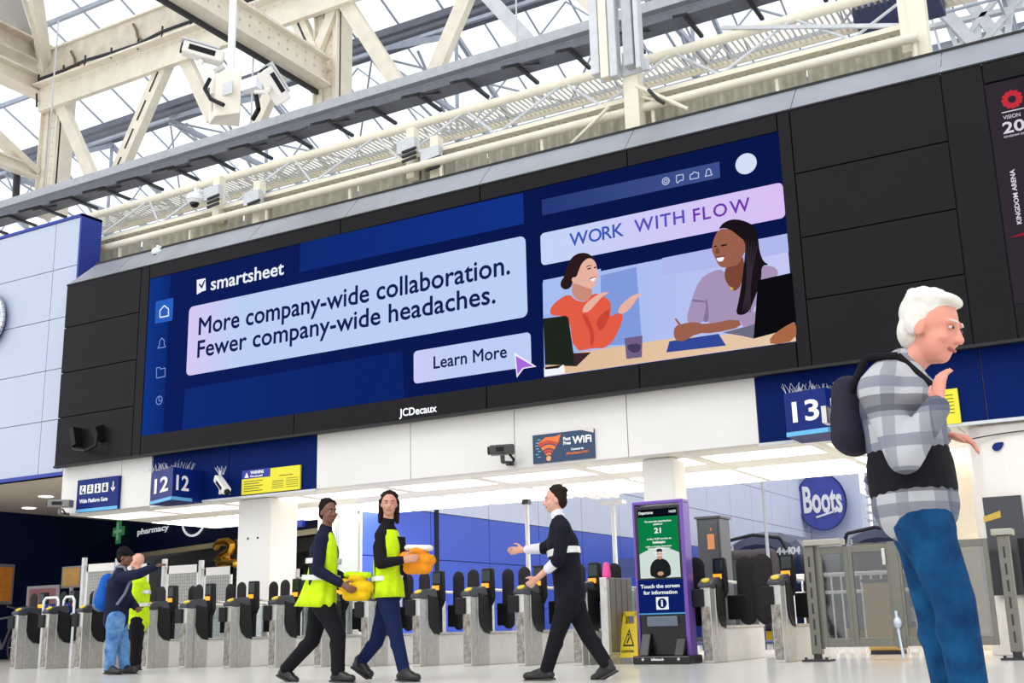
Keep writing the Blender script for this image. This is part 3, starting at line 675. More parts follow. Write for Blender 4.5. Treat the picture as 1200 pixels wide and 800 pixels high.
flat('blue_drop_mark', [(1162, 524), (1165, 519), (1170, 518), (1177, 517.5), (1174, 525), (1169, 528.5), (1164, 527.5)], 15.06, SIGNB, bt, 0, .01, 1)
MB().box(a2.x+.35, a2.x+.5, 14.9, 15.05, .2, 1.35).build('black_post', BLKPL, bt)

# ------------------------------------------------------------------ trains
def train(pxc, num, lab, Y=34.0):
    cx = aty(pxc, 650, Y).x; w = 1.36
    t = thing('train', (cx, Y, -1), lab, 'train')
    prof = [(-w, -.8), (-w, 1.9), (-w*.93, 2.45), (-w*.72, 2.85), (-w*.35, 3.08), (0, 3.14), (w*.35, 3.08), (w*.72, 2.85), (w*.93, 2.45), (w, 1.9), (w, -.8)]
    TB = mat('dark blue train paint', (34, 46, 78), .3); mb = MB()
    secs = [(0, .8), (.35, .93), (.9, 1), (15, 1)]
    vs = []; fs = []; n = len(prof)
    for dy, k in secs:
        for x, z in prof: vs.append((cx+x*k, Y+dy, (z-1)*k+1 if z > 1 else z))
    for i in range(len(secs)-1):
        for q in range(n-1): fs.append((i*n+q, i*n+q+1, (i+1)*n+q+1, (i+1)*n+q))
    fs.append(tuple(range(n))); mb.add(vs, fs); mb.build('body', TB, t)
    # gangway
    mb = MB(); mb.box(cx-.48, cx+.48, Y-.42, Y+.2, .2, 2.3)
    mb.build('gangway', mat('gangway shroud', (84, 74, 74), .7, 0, .2, 5), t, bevel=.12)
    mb = MB()
    mb.capsule((cx-.62, Y-.35, .3), (cx-.62, Y-.35, 2.2), .16, .16).capsule((cx+.62, Y-.35, .3), (cx+.62, Y-.35, 2.2), .16, .16)
    mb.capsule((cx-.55, Y-.35, 2.38), (cx-.1, Y-.35, 2.38), .18, .18).capsule((cx+.1, Y-.35, 2.38), (cx+.55, Y-.35, 2.38), .18, .18)
    mb.build('gangway_bellows', mat('gangway rubber', (100, 90, 88), .7), t, remesh=.05, smooth_it=2)
    MB().box(cx-.4, cx+.4, Y-.45, Y-.41, .4, 2.1).build('gangway_door', mat('gangway door', (62, 56, 60), .6), t)
    for s in (-1, 1):
        MB().prism([(cx+s*.62, Y-.03, 1.1), (cx+s*1.0, Y+.02, 1.1), (cx+s*.92, Y+.06, 2.1), (cx+s*.62, Y+.0, 2.2)], (0, .1, 0)).build('windscreen', mat('train glass', (16, 18, 26), .08), t)
        MB().box(cx+s*.84-.18, cx+s*.84+.18, Y-.06, Y+.2, .35, .75).build('headlight', mat('train lamp', (230, 230, 220), .2), t)
        MB().box(cx+s*.8-.28, cx+s*.8+.28, Y-.1, Y+.1, -.75, .2).build('yellow_end', mat('train yellow', (240, 190, 20), .4), t)
    MB().box(cx-.5, cx+.5, Y-.3, Y+.1, -.7, .18).build('yellow_end', mat('train yellow', (240, 190, 20), .4), t)
    mb = MB()
    mb.path([(cx-.95, Y-.1, 2.5), (cx-.8, Y-.2, 2.85), (cx, Y-.25, 2.98), (cx+.8, Y-.2, 2.85), (cx+.95, Y-.1, 2.5)], .05); mb.build('roof_rail', DARK, t)
    for k in range(5): MB().box(cx+w-.01, cx+w+.012, Y+2+k*2.6, Y+3.8+k*2.6, .9, 1.7).build('side_window', mat('train glass', (16, 18, 26), .08), t)
    text(num, 'lettering', WHITE, t, (cx+.62, Y-.02, 2.36), X1, Z1, .72, .22, bold=.03, depth=.06)
    text(num, 'lettering', WHITE, t, (cx-1.2, Y-.02, 2.5), X1, Z1, .5, .2, bold=.03, depth=.06)
train(887, '44404', 'dark blue train front with grey gangway behind the wide gates')
train(1030, '45003', 'dark blue train front behind the glass fence')

# ------------------------------------------------------------------ roof
ROOF = thing('ceiling', (0, 20, 17), 'glazed pitched station roof with thin glazing bars', kind='structure')
bars = MB(); gut = MB(); pur = MB()
ZV, ZR, P_ = 17.0, 19.4, 10.0
RX0, RX1 = -95, 25
npane = 0; rest = MB()
barmat = mat('glazing bar', (176, 180, 192), .5, .2)
for b in range(-1, 7):
    y0 = 14+b*P_       # valley, ridge, valley
    ym = y0+P_*.45; y1 = y0+P_
    for s, (ya, za, yb, zb) in enumerate(((y0, ZV, ym, ZR), (ym, ZR, y1, ZV))):
        w = 1.5 if b < 3 else 3.0
        nb = int((RX1-RX0)/w)
        for k in range(nb+1):
            x = RX0+k*w
            bars.bar((x, ya, za), (x, yb, zb), .05 if b < 3 else .07, .05)
        # panes: separate where they show large
        for k in range(nb):
            x0 = RX0+k*w; x1 = x0+w
            dv = Vector((0, yb-ya, zb-za))
            vis = b in (0, 1, 2) and s == 1 and -48 < x0 < 6 and npane < 290
            pp = [(x0+.03, ya, za+.02), (x1-.03, ya, za+.02), (x1-.03, yb, zb+.02), (x0+.03, yb, zb+.02)]
            if vis: MB().prism(pp, (0, 0, .012)).build('glass_pane', ROOFG, ROOF); npane += 1
            else: rest.prism(pp, (0, 0, .012))
        for q in (.33, .66):
            yq = ya+(yb-ya)*q; zq = za+(zb-za)*q
            pur.bar((RX0, yq, zq-.1), (RX1, yq, zq-.1), .1, .14)
    gut.bar((RX0, y0, ZV-.15), (RX1, y0, ZV-.15), .5, .22).bar((RX0, y0-.3, ZV-.5), (RX1, y0-.3, ZV-.5), .12, .12)
    gut.bar((RX0, ym, ZR), (RX1, ym, ZR), .25, .2)
o = bars.build('glazing_bars', barmat, ROOF); o['kind'] = 'stuff'
o = rest.build('far_glass_panes', ROOFG, ROOF); o['kind'] = 'stuff'
pur.build('purlins', BLUEGREY, ROOF); gut.build('gutters', GUTTER, ROOF)
# roof trusses along Y (steel blue) with lattice
k = 0
for x in range(-74, 14, 8):
    k += 1
    t = thing('roof_truss', (x, 20, 15), 'blue-grey lattice roof truss under the station glazing, '+ORD[k-1]+' from the left', 'truss', 'lattice trusses under the glazing')
    for b in range(1 if x < -10 else 0, 5):
        y0 = 14+b*P_; ym = y0+P_*.45; y1 = y0+P_
        mb = MB()
        mb.bar((x, y0, ZV-.4), (x, ym, ZR-.25), .12, .18).bar((x, ym, ZR-.25), (x, y1, ZV-.4), .12, .18)
        mb.bar((x, y0, ZV-.6), (x, y1, ZV-.6), .12, .16)
        mb.build('rafter', BLUEGREY, t)
        mb = MB()
        mb.bar((x, ym, ZR-.3), (x, ym, ZV-1.6), .09).bar((x, ym-2.2, ZV+.6), (x, ym, ZV-1.6), .07).bar((x, ym+2.6, ZV+.7), (x, ym, ZV-1.6), .07)
        mb.bar((x, y0, ZV-.6), (x, ym, ZV-1.6), .06).bar((x, ym, ZV-1.6), (x, y1, ZV-.6), .06)
        mb.build('lattice', BLUEGREY, t)
        if b < 4:
            mb = MB(); mb.tube((x, ym, ZV-1.6), (x+8, ym, ZV-1.6), .04, .04, 6).tube((x, ym, ZV-1.6), (x+4, ym, ZR-.3), .03, .03, 6).tube((x+4, ym, ZR-.3), (x+8, ym, ZV-1.6), .03, .03, 6)
            mb.bar((x, y0, ZV-.6), (x+4, ym, ZV-1.3), .05).bar((x+4, ym, ZV-1.3), (x+8, y0, ZV-.6), .05)
            mb.build('bracing', BLUEGREY, t)
# ------------------------------------------------------------------ cream girder frame in the roof
YG = 20.0
G = thing('girder_frame', aty(55, 240, YG), 'cream riveted girder frame with columns and braces at upper left', 'girder')
def g(name, p, q, w, h, m=CREAM, Y=YG, Y2=None, dashes=0, ib=False):
    a = aty(*p, Y); b = aty(*q, Y2 or Y); mb = MB()
    (mb.ibeam if ib else mb.bar)(a, b, w, h, up=(0, 1, 0) if not ib else None)
    o = mb.build(name, m, G)
    if dashes:
        mb = MB(); d = (b-a); nn = dashes
        for i in range(nn): mb.bar(a+d*((i+.15)/nn)-Y1*(h/2+.0), a+d*((i+.85)/nn)-Y1*(h/2+.0), .05, .03, up=(0, 1, 0))
        mb.build('slot', DARK, o)
    return o
def gcol(x, y0, y1, w):
    a = aty(x, y1, YG); b = aty(x, y0, YG); X_ = a.x; t = None
    mb = MB().box(X_-w/2, X_-w/2+.04, YG-.05, YG+.55, a.z, b.z).box(X_+w/2-.04, X_+w/2, YG-.05, YG+.55, a.z, b.z).box(X_-.12, X_+.1, YG+.1, YG+.4, a.z, b.z).box(X_-w/2, X_-.15, YG+.05, YG+.1, a.z, b.z).box(X_+.15, X_+w/2, YG+.05, YG+.1, a.z, b.z)
    o = mb.build('column', CREAM, G)
    mb = MB(); z = a.z
    while z < b.z:
        for sx in (-w/2+.06, w/2-.06, -.06, .06): mb.ball((X_+sx, YG+(.04 if abs(sx) > .1 else .09), z), .025, .02, .025, None, 6, 4)
        z += .22
    r = mb.build('rivets', CREAM, o); r['kind'] = 'stuff'
gcol(50, 60, 250, .75); gcol(381, -60, 140, .75)
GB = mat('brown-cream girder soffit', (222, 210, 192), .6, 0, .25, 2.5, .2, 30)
ua = aty(57, 86, YG); la = aty(60, 108, YG); gt_, gm_, gb_ = aty(100, 44, YG-.3).z, aty(100, 80, YG-.3).z, aty(100, 111, YG-.25).z
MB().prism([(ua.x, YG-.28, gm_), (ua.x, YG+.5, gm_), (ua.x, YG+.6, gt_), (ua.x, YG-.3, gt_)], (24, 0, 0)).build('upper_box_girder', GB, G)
MB().box(la.x-.2, la.x+24, YG-.25, YG-.1, gb_, gm_-.08).box(la.x-.2, la.x+24, YG-.5, YG+.4, gm_-.08, gm_-.02).box(la.x-.2, la.x+24, YG-.36, YG+.4, gt_, gt_+.06).build('lower_plate_girder', CREAM, G)
mb = MB()
for k in range(80): mb.ball((la.x+k*.3, YG-.26, gm_-.2), .025, .02, .025, None, 6, 4)
r = mb.build('rivets', CREAM, G); r['kind'] = 'stuff'
mb = MB()
pz = gm_+.08
P = [Vector((la.x+k*1.0, YG-.45+.05*math.sin(k*2.1), pz+.03*math.sin(k*1.3))) for k in range(23)]
mb.path(P, .045, 6)
for p in P: mb.bar(p-Z1*.16, p+Z1*.16, .04)
mb.build('black_cable', DARK, G)
for x in (84, 157): 
    pts = [aty(x+dx, y, YG-.35) for dx, y in ((-1, 60 if x == 84 else 28), (3, 68 if x == 84 else 36), (4, 74 if x == 84 else 43), (13, 80 if x == 84 else 50))]
    MB().path(pts, .035, 6).build('hanging_chain', mat('rusty chain', (120, 96, 70), .7), G)
g('brace', (65, 108), (113, 218), .34, .2); g('brace', (206, 48), (134, 214), .42, .25, dashes=5)
g('brace', (212, 58), (250, 140), .34, .2); g('brace', (345, 50), (292, 165), .36, .2)
g('brace', (338, -4), (378, 86), .38, .25, dashes=3); g('brace', (396, -10), (470, 104), .36, .2); g('brace', (549, -8), (507, 92), .36, .2)
g('brace', (400, -10), (372, 60), .26, .15); g('brace', (566, -10), (640, 70), .3, .2, PALE)
# girders that run towards the viewer
def yg(nm, X_, z, y0, y1, w, h, m=CREAM): return MB().ibeam((X_, y0, z), (X_, y1, z), w, h, .06).build(nm, m, G)
xc1 = aty(50, 100, YG).x; xc2 = aty(381, 90, YG).x
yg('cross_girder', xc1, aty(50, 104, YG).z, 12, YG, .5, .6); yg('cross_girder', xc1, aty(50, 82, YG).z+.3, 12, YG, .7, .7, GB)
z2 = aty(388, 84, YG).z; yg('cross_girder', xc2, z2, 9, YG, .42, .75); MB().box(xc2-.26, xc2-.2, 9, YG, z2-.5, z2-.36).build('cross_girder_edge', DARK, G)
mb = MB()
for k in range(34):
    for q in (-.22, .0, .22): mb.ball((xc2+.04, 9.3+k*.32, z2+q), .035, .03, .035, None, 6, 4)
r = mb.build('rivets', GB, G); r['kind'] = 'stuff'
zb = aty(50, 200, YG).z; yg('cross_girder', xc1, zb, 12, YG, .3, .35)
for ya, za, yb2, zb2 in ((14.5, aty(50, 104, YG).z, YG, zb), (14.5, aty(50, 104, YG).z, 12, zb)): MB().bar((xc1, ya, za), (xc1, yb2, zb2), .35, .2).build('brace', CREAM, G)
g('hip_rafter', (55, 92), (41, -6), .36, .3, Y=YG, Y2=18.5); g('hip_rafter', (57, 90), (26, -8), .12, .12, Y=YG, Y2=17.5)
P = [aty(-8, -8, 18.5), aty(22, -8, 18.5), aty(44, 62, 19.6), aty(-8, 40, 19.6)]
MB().prism(P, (0, 0, .05)).build('grey_ceiling_sheet', mat('dull grey sheet', (168, 162, 156), .7), G)
MB().tube(aty(43, 110, YG-.3), aty(43, 125, YG-.3), .03).build('conduit', DARK, G)
MB().path([aty(0, 189, YG-.4), aty(14, 194, YG-.4), aty(20, 200, YG-.4), aty(18, 245, YG-.4)], .1, 8).build('dark_conduit', DARK, G)

# ------------------------------------------------------------------ parapet behind the screen housing
YP = 16.4
px1_ = aty(1066, 60, YP).x; px0_ = aty(60, 300, YP).x
ptop = aty(734, 120, YP).z
pr_ = thing('corrugated_parapet', (px0_, YP, 6.9), 'weathered corrugated cladding running behind the top of the screen housing', 'cladding')
def corr(x0, x1, z0, z1, y, pitch, amp):
    mb = MB(); vs = []; n = int((x1-x0)/pitch*8)
    for k in range(n+1):
        x = x0+(x1-x0)*k/n; dy = amp*math.sin(2*math.pi*x/pitch)
        vs += [(x, y+dy, z0), (x, y+dy, z1)]
    mb.add(vs, [(2*k, 2*k+2, 2*k+3, 2*k+1) for k in range(n)], True); return mb
x = px0_
while x < px1_-.2:
    x2 = min(x+2.9, px1_); corr(x+.01, x2-.01, ptop-.62, ptop-.06, YP, .24, .05).build('upper_sheet', CORR, pr_)
    corr(x+.01, x2-.01, 6.9, ptop-.72, YP-.25, .12, .02).build('lower_sheet', CORR, pr_); x = x2
MB().box(px0_, px1_, YP-.12, YP+.1, ptop-.05, ptop+.03).box(px0_, px1_, YP-.3, YP-.05, ptop-.74, ptop-.64).build('cap_rail', CREAM2, pr_)
# rails
Ya = 16.0
a = aty(101, 296, Ya); b = aty(1077, 51, Ya); t = thing('guard_rail', (a.x, Ya, a.z), 'long cream pipe rail just above the screen housing', 'rail')
MB().tube((a.x, Ya, a.z), (b.x, Ya, a.z), .075, .075, 12).build('pipe', CREAM2, t)
mb = MB()
for k in range(9):
    x = a.x+1+k*2.05; MB().bar((x, Ya+.05, a.z), (x, Ya+.12, 6.95), .05).build('stay', CREAM2, t)
Yc = 17.0
z_ = aty(400, 171, Yc).z; a = aty(100, 251, Yc); b = aty(1010, 0, Yc); t = thing('upper_rail', (a.x, Yc, z_), 'upper cream rail beam below the cable trays', 'rail')
MB().tube((a.x, Yc, z_), (b.x+2, Yc, z_), .085, .085, 12).build('pipe', CREAM2, t)
mb = MB(); x = a.x-4
while x < b.x+2: mb.box(x, x+.035, Yc+.25, Yc+1.1, z_+.12, z_+.14); x += .1
o = mb.build('walkway_grating', CREAM2, t); o['kind'] = 'stuff'
MB().box(a.x-4, b.x+2, Yc+.22, Yc+.26, z_+.06, z_+.18).box(a.x-4, b.x+2, Yc+1.1, Yc+1.14, z_+.06, z_+.18).build('walkway_edge', CREAM2, t)
mb = MB(); x = a.x
while x < b.x:
    mb.tube((x, Yc, z_), (x+1.0, YP, ptop+.05), .025, .025, 6).tube((x+1.0, YP, ptop+.05), (x+2.1, Yc, z_), .025, .025, 6); x += 2.1
mb.build('lattice_brace', PALE, t)
for k, px in enumerate((190, 297, 468)):
    p = aty(px, 215 if k == 0 else (235 if k == 1 else 180), 16.1)
for k, (px, py) in enumerate(((257, 232), (304, 238), (484, 178), (512, 188))):
    p = aty(px, py, 16.3); t2 = thing('rail_post', (p.x, 16.3, p.z-.3), ('pale steel post with junction box between rails, '+('leftmost', 'second from left', 'third from left', 'rightmost')[k]), 'post')
    MB().box(p.x-.09, p.x+.09, 16.2, 16.38, p.z-.55, p.z+.45).build('post', CREAM2, t2, bevel=.01)
    MB().box(p.x-.2, p.x+.2, 16.05, 16.2, p.z-.1, p.z+.18).build('junction_box', PALE, t2, bevel=.01)
    for q in range(3): MB().tube((p.x-.05, 16.03, p.z-.28+q*.09), (p.x+.25, 16.03, p.z-.25+q*.09), .03, .03, 8).build('cable_gland', DARK, t2)
# cable trays
Yt = 18.0
z1_ = aty(400, 127, Yt).z; z2_ = aty(400, 143, Yt).z
t = thing('cable_tray', (-25, Yt, z2_), 'pair of long grey cable trays slung across the roof', 'cable tray')
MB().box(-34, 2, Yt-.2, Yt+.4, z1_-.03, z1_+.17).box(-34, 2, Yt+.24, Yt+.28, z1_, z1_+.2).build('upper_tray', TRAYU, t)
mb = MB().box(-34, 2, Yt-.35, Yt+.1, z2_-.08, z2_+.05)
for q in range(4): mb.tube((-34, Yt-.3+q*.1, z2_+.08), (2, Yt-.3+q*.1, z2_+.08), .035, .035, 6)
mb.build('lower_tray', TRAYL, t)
x = -27
i = 0
while x < 0:
    MB().bar((x, Yt-.4, z2_-.12), (x, Yt+.45, z2_-.14), .07, .06).build('bracket', DARK, t)
    mb = MB().bar((x, Yt-.3, z2_-.06), (x, Yt-.95, z2_-.42), .06, .06)
    mb.build('bracket', DARK, t)
    if i % 2: MB().bar((x+.35, Yt-.1, z2_-.05), (x+.35, Yt-.8, z2_-.4), .05, .04).build('bracket', DARK, t)
    x += 1.15; i += 1
mb = MB()
for x in (-24, -17, -10, -3): mb.tube((x, Yt+.1, z1_), (x, Yt+.1, ZV-.5), .02, .02, 6)
mb.build('hanger_rod', PALE, t)
MB().path([(-16, Yt-.4, z2_-.1), (-15.7, Yt-.5, z2_-.3), (-15.2, Yt-.5, z2_-.25), (-14.9, Yt-.4, z2_-.1)], .012).build('loose_cable', DARK, t)

# pylon above the screen
p = aty(743, 128, 15.9); t = thing('loudspeaker_mast', (p.x, 15.9, 7.5), 'white mast with tall loudspeaker tubes above the screen centre', 'mast')
MB().box(p.x-.13, p.x+.13, 15.8, 16.05, 7.3, p.z+1.0).build('post', CREAM2, t, bevel=.01)
for k, (x0, x1, yb_) in enumerate(((697, 707, 92), (708, 718, 96), (719, 728, 94), (735, 747, 82), (749, 755, 84))):
    a = aty(x0, yb_, 15.7); b = aty(x1, yb_, 15.7)
    MB().box(a.x, b.x, 15.55, 15.75, a.z, a.z+2.4).build('speaker_column', (PALE, CREAM2, PALE, TRAYU, PALE)[k], t, bevel=.02)
MB().box(p.x-.5, p.x+.35, 15.75, 15.8, p.z+.55, p.z+.75).box(p.x-.5, p.x+.35, 15.75, 15.8, p.z+1.8, p.z+2).build('clamp', PALE, t)
MB().tube((p.x+.1, 15.8, p.z+.35), aty(806, 128, 15.9), .035).tube((p.x+.1, 15.9, p.z+.2), aty(790, 122, 16), .025).build('stay', CREAM2, t)
MB().path([aty(760, 105, 15.8), aty(770, 116, 15.8), aty(778, 121, 15.8)], .03).build('black_cable', DARK, t)
MB().tube((p.x-.4, 15.8, p.z+.1), aty(666, 172, 15.9), .03).build('stay', CREAM2, t)
p = aty(700, 0, 20.5); MB().prism([aty(668, -6, 20.3), aty(700, -6, 20.3), aty(700, 26, 20.3)], (0, .1, 0)).build('gusset', CREAM2, t)
# end post at right of the parapet
p = aty(1075, 30, 16.2); t = thing('end_post', (p.x, 16.2, 7.2), 'cream square post ending the parapet above the right panels', 'post')
MB().box(p.x-.1, p.x+.14, 16.1, 16.4, 7.2, p.z+1.2).box(p.x-.24, p.x-.1, 16.15, 16.3, aty(1075, 60, 16.2).z, p.z+.9).build('post', CREAM2, t)
MB().bar((p.x-3.2, 17, z_+.2), (p.x, 16.3, p.z+.05), .06).build('strut', PALE, t)
a = aty(1000, 14, 17.6); t = thing('dark_blue_banner', (a.x, 17.6, a.z), 'dark blue box hung behind the upper right rail', 'box')
MB().box(a.x, a.x+1.35, 17.5, 18.1, a.z-.25, a.z+.5).build('box', mat('faded navy box', (44, 54, 96), .5), t, bevel=.02)
for k in range(3): MB().box(a.x+.7+k*.12, a.x+.74+k*.12, 17.47, 17.5, a.z+.1, a.z+.3).build('white_mark', WHITE, t)
# pale trusses beyond the right end
for k, (q0, q1, w) in enumerate((((1088, -5), (1150, 62), .5), ((1130, -5), (1178, 55), .3), ((1170, -5), (1120, 62), .2), ((1195, 0), (1150, 55), .25), ((1100, 30), (1200, 8), .2), ((1115, 40), (1126, 66), .12), ((1085, -4), (1104, 66), .06), ((1140, -6), (1148, 60), .2), ((1186, -6), (1180, 50), .15))):
    a = aty(*q0, 30); b = aty(*q1, 30)
    t = thing('pale_truss', a, ('thick pale roof strut crossing the upper right corner downwards', 'pale strut just right of the thickest one in the upper right corner', 'pale strut leaning left from the top in the upper right corner', 'rightmost pale strut leaning left above the housing end', 'long low pale tie crossing the struts at upper right', 'short thin pale strut beside the flashing joint at upper right', 'thinnest pale strut nearest the cream end post', 'nearly upright broad pale strut above the right screen', 'nearly upright pale strut at the far upper right edge')[k], 'strut', 'pale struts above the right end of the housing')
    MB().bar(a+(a-b)*.3, b+(b-a)*.1, w, w*.6).build('strut', PALE, t)

# ------------------------------------------------------------------ cameras
def bullet(name, p0, p1, r, lab, mount, body=WHITE, hood=True, Y0=None, wallm=None):
    """box camera from lens end p0 to rear p1; mount = point of the bracket foot"""
    t = thing(name, mount, lab, 'camera'); d = (p1-p0).normalized(); a = d.cross(Z1).normalized(); u = a.cross(d)
    mb = MB().bar(p0, p1, r*2, r*1.7); mb.build('body', body, t, bevel=r*.25)
    if hood: MB().bar(p0-d*.05+u*r*1.0, p1-d*.1+u*r*1.0, r*2.3, r*.25).build('sun_hood', wallm or PALE, t)
    MB().bar(p0+d*.1-u*0+a*(r*1.0), p1-d*.15+a*(r*1.0), r*.12, r*.8).build('side_stripe', BLKPL, t)
    MB().bar(p0+d*.1-a*(r*1.0), p1-d*.15-a*(r*1.0), r*.12, r*.8).build('side_stripe', BLKPL, t)
    MB().tube(p0-d*.03, p0+d*.02, r*.75, r*.75, 16).build('lens', mat('lens black', (12, 12, 16), .05), t)
    m_ = (p0+p1)/2-u*r; MB().tube(m_, m_-u*.1, r*.4).tube(m_-u*.1, mount, r*.3).build('bracket', body, t)
    return t
# main cctv cluster
p = aty(270, 92, 13.0); t = thing('camera_mast', (p.x, 13, p.z), 'white ceiling pole with a square junction box between two large cameras', 'mast')
pt = aty(270, -60, 13.0); MB().tube((p.x, 13, p.z-.05), (p.x, 13, ZV), .065, .065, 14).build('pole', WHITE, t)
a = aty(243, 100, 12.85); b = aty(290, 142, 12.85)
MB().prism([(p.x-.42, 12.95, p.z-.75), (p.x-.05, 12.72, p.z-.78), (p.x+.3, 12.95, p.z-.72), (p.x-.05, 13.3, p.z-.75)], (0, 0, .78)).build('junction_box', mat('cream camera housing', (236, 228, 212), .45), t, bevel=.02)
MB().box(p.x-.0, p.x+.26, 12.78, 12.8, p.z-.42, p.z-.2).build('cover_plate', PALE, t)
MB().box(p.x+.28, p.x+.62, 12.95, 13.1, p.z-.33, p.z-.13).build('side_arm', WHITE, t)
MB().path([aty(246, 92, 12.7), aty(240, 104, 12.65), aty(247, 116, 12.65), aty(262, 123, 12.7)], .035).build('black_hose', BLKPL, t)
MB().tube(aty(249, 110, 12.8), aty(249, 130, 12.8), .03).tube(aty(252, 84, 12.8), aty(262, 78, 12.9), .05).build('fitting', STEEL, t)
MB().path([aty(300, 112, 12.9), aty(303, 128, 12.9), aty(296, 140, 12.95)], .04).build('black_hose', BLKPL, t)
bullet('security_camera', aty(214, 56, 12.6), aty(262, 70, 13.1), .125, 'large white security camera pointing left beside the hanging pole', aty(256, 92, 12.9), mat('camera white', (236, 232, 224), .35))
bullet('security_camera', aty(309, 82, 12.6), aty(333, 120, 13.0), .12, 'large white security camera tilted down right of the hanging pole', aty(300, 108, 12.95), mat('camera white', (236, 232, 224), .35))
def dome(px, py, Y, r, lab):
    p = aty(px, py, Y); t = thing('dome_camera', p, lab, 'camera')
    MB().ball(p+Z1*r*.4, r*1.0, r*1.0, r*.8).tube(p+Z1*r*.2, p+Z1*r*.1, r*1.08, r*1.08, 20).tube(p+Z1*r, p+Z1*(r*1.6)+Y1*.1, r*.3).tube(p+Z1*(r*1.6), p+Z1*(r*1.6)+Y1*.9, r*.2).build('shell', WHITE, t)
    MB().ball(p-Z1*r*.1, r*.62, r*.62, r*.7).build('lens_bubble', mat('lens black', (12, 12, 16), .05), t)
dome(228, 236, 16.0, .17, 'white dome camera between the rails at left')
dome(183.5, 297, 15.1, .1, 'small white dome camera on the left flashing')
# camera on white fascia
t = bullet('security_camera', aty(574, 528, 14.6), aty(603, 526, 14.75), .085, 'black banded security camera on the white fascia left of the wifi sign', aty(600, 542, 14.98), mat('camera grey body', (60, 58, 58), .4), False)
MB().path([aty(597, 532, 14.75), aty(602, 538, 14.8), aty(601, 544, 14.9), aty(594, 544, 14.98)], .02).build('hook_bracket', BLKPL, t)
t = bullet('security_camera', aty(58, 590, 14.6), aty(84, 590, 14.75), .085, 'grey security camera on the left end of the white fascia', aty(80, 602, 14.98), mat('camera silver body', (120, 118, 116), .4), False)
MB().path([aty(73, 596, 14.75), aty(77, 602, 14.8), aty(81, 603, 14.95)], .015).build('hook_bracket', BLKPL, t)
p = aty(259, 560, 14.7); t = bullet('security_camera', aty(266, 576, 14.6), aty(255, 560, 14.8), .07, 'small white camera with wire spikes on the blue fascia', aty(258, 552, 14.98), mat('camera white', (236, 232, 224), .35), False)
mb = MB()
for k in range(6): mb.tube(aty(257+k, 556, 14.75), aty(252+k*2.6, 548-2*(k % 2), 14.75), .006, .006, 4)
mb.build('bird_spike', PALE, t)

# ------------------------------------------------------------------ number cubes, signs
def cube_sign(num, pl_, pr__, ytop, ybot, lab, both, Yc_=14.98, corner=None):
    a = aty(pl_[0], pl_[1], 14.4); t = thing('platform_sign', (a.x, 14.9, a.z), lab, 'sign')
    zt = aty(corner, ytop, 14.25).z; zb = aty(corner, ybot, 14.25).z
    return t, zt, zb
# twin face sign 12
cA = aty(202, 570, 14.25); lA = aty(177, 570, 14.6); rA = aty(225, 570, 14.72)
def facesign(P, zt, zb, lab, num):
    """P: plan points left, corner, right"""
    t = thing('platform_sign', (P[1].x, P[1].y, zb), lab, 'sign')
    poly = [P[0], P[1], P[2], Vector((P[2].x, 15.0, 0)), Vector((P[0].x, 15.0, 0))]
    MB().prism([(p.x, p.y, zb) for p in poly], (0, 0, zt-zb)).build('housing', SIGNB, t)
    for a, b in ((P[0], P[1]), (P[1], P[2])):
        a = Vector((a.x, a.y, 0)); b = Vector((b.x, b.y, 0)); d = (b-a).normalized(); L = (b-a).length; nn = Vector((d.y, -d.x, 0)); H = zt-zb
        MB().prism([a+Z1*(zb-.0)+nn*.004, b+Z1*zb+nn*.004, b+Z1*(zb+H*.1)+nn*.004, a+Z1*(zb+H*.1)+nn*.004], nn*.01).build('light_blue_stripe', CYAN, t)
        text(num, 'lettering', WHITE, t, a+d*(L*.18)+Z1*(zb+H*.32)+nn*.004, d, Z1, L*.64, H*.46, bold=.02)
    mb = MB(); 
    for k in range(60):
        x = P[0].x+(P[2].x-P[0].x)*random.random(); y = P[1].y+.1+(14.9-P[1].y-.1)*random.random()
        mb.tube((x, y, zt), (x+random.uniform(-.08, .08), y+random.uniform(-.05, .05), zt+.13), .004, .002, 4)
    o = mb.build('bird_spikes', PALE, t); o['kind'] = 'stuff'
    return t
facesign([lA, cA, rA], aty(202, 547, 14.25).z, aty(202, 585, 14.25).z, 'two-faced blue platform sign reading 12 on the left blue fascia', '12')
c13 = aty(968, 470, 14.25); l13 = aty(919, 470, 14.35); r13 = aty(993, 470, 14.75)
t = facesign([l13, c13, r13], aty(968, 453.5, 14.25).z, aty(968, 506, 14.25).z, 'two-faced blue platform sign reading 13 beside the striding man', '13')
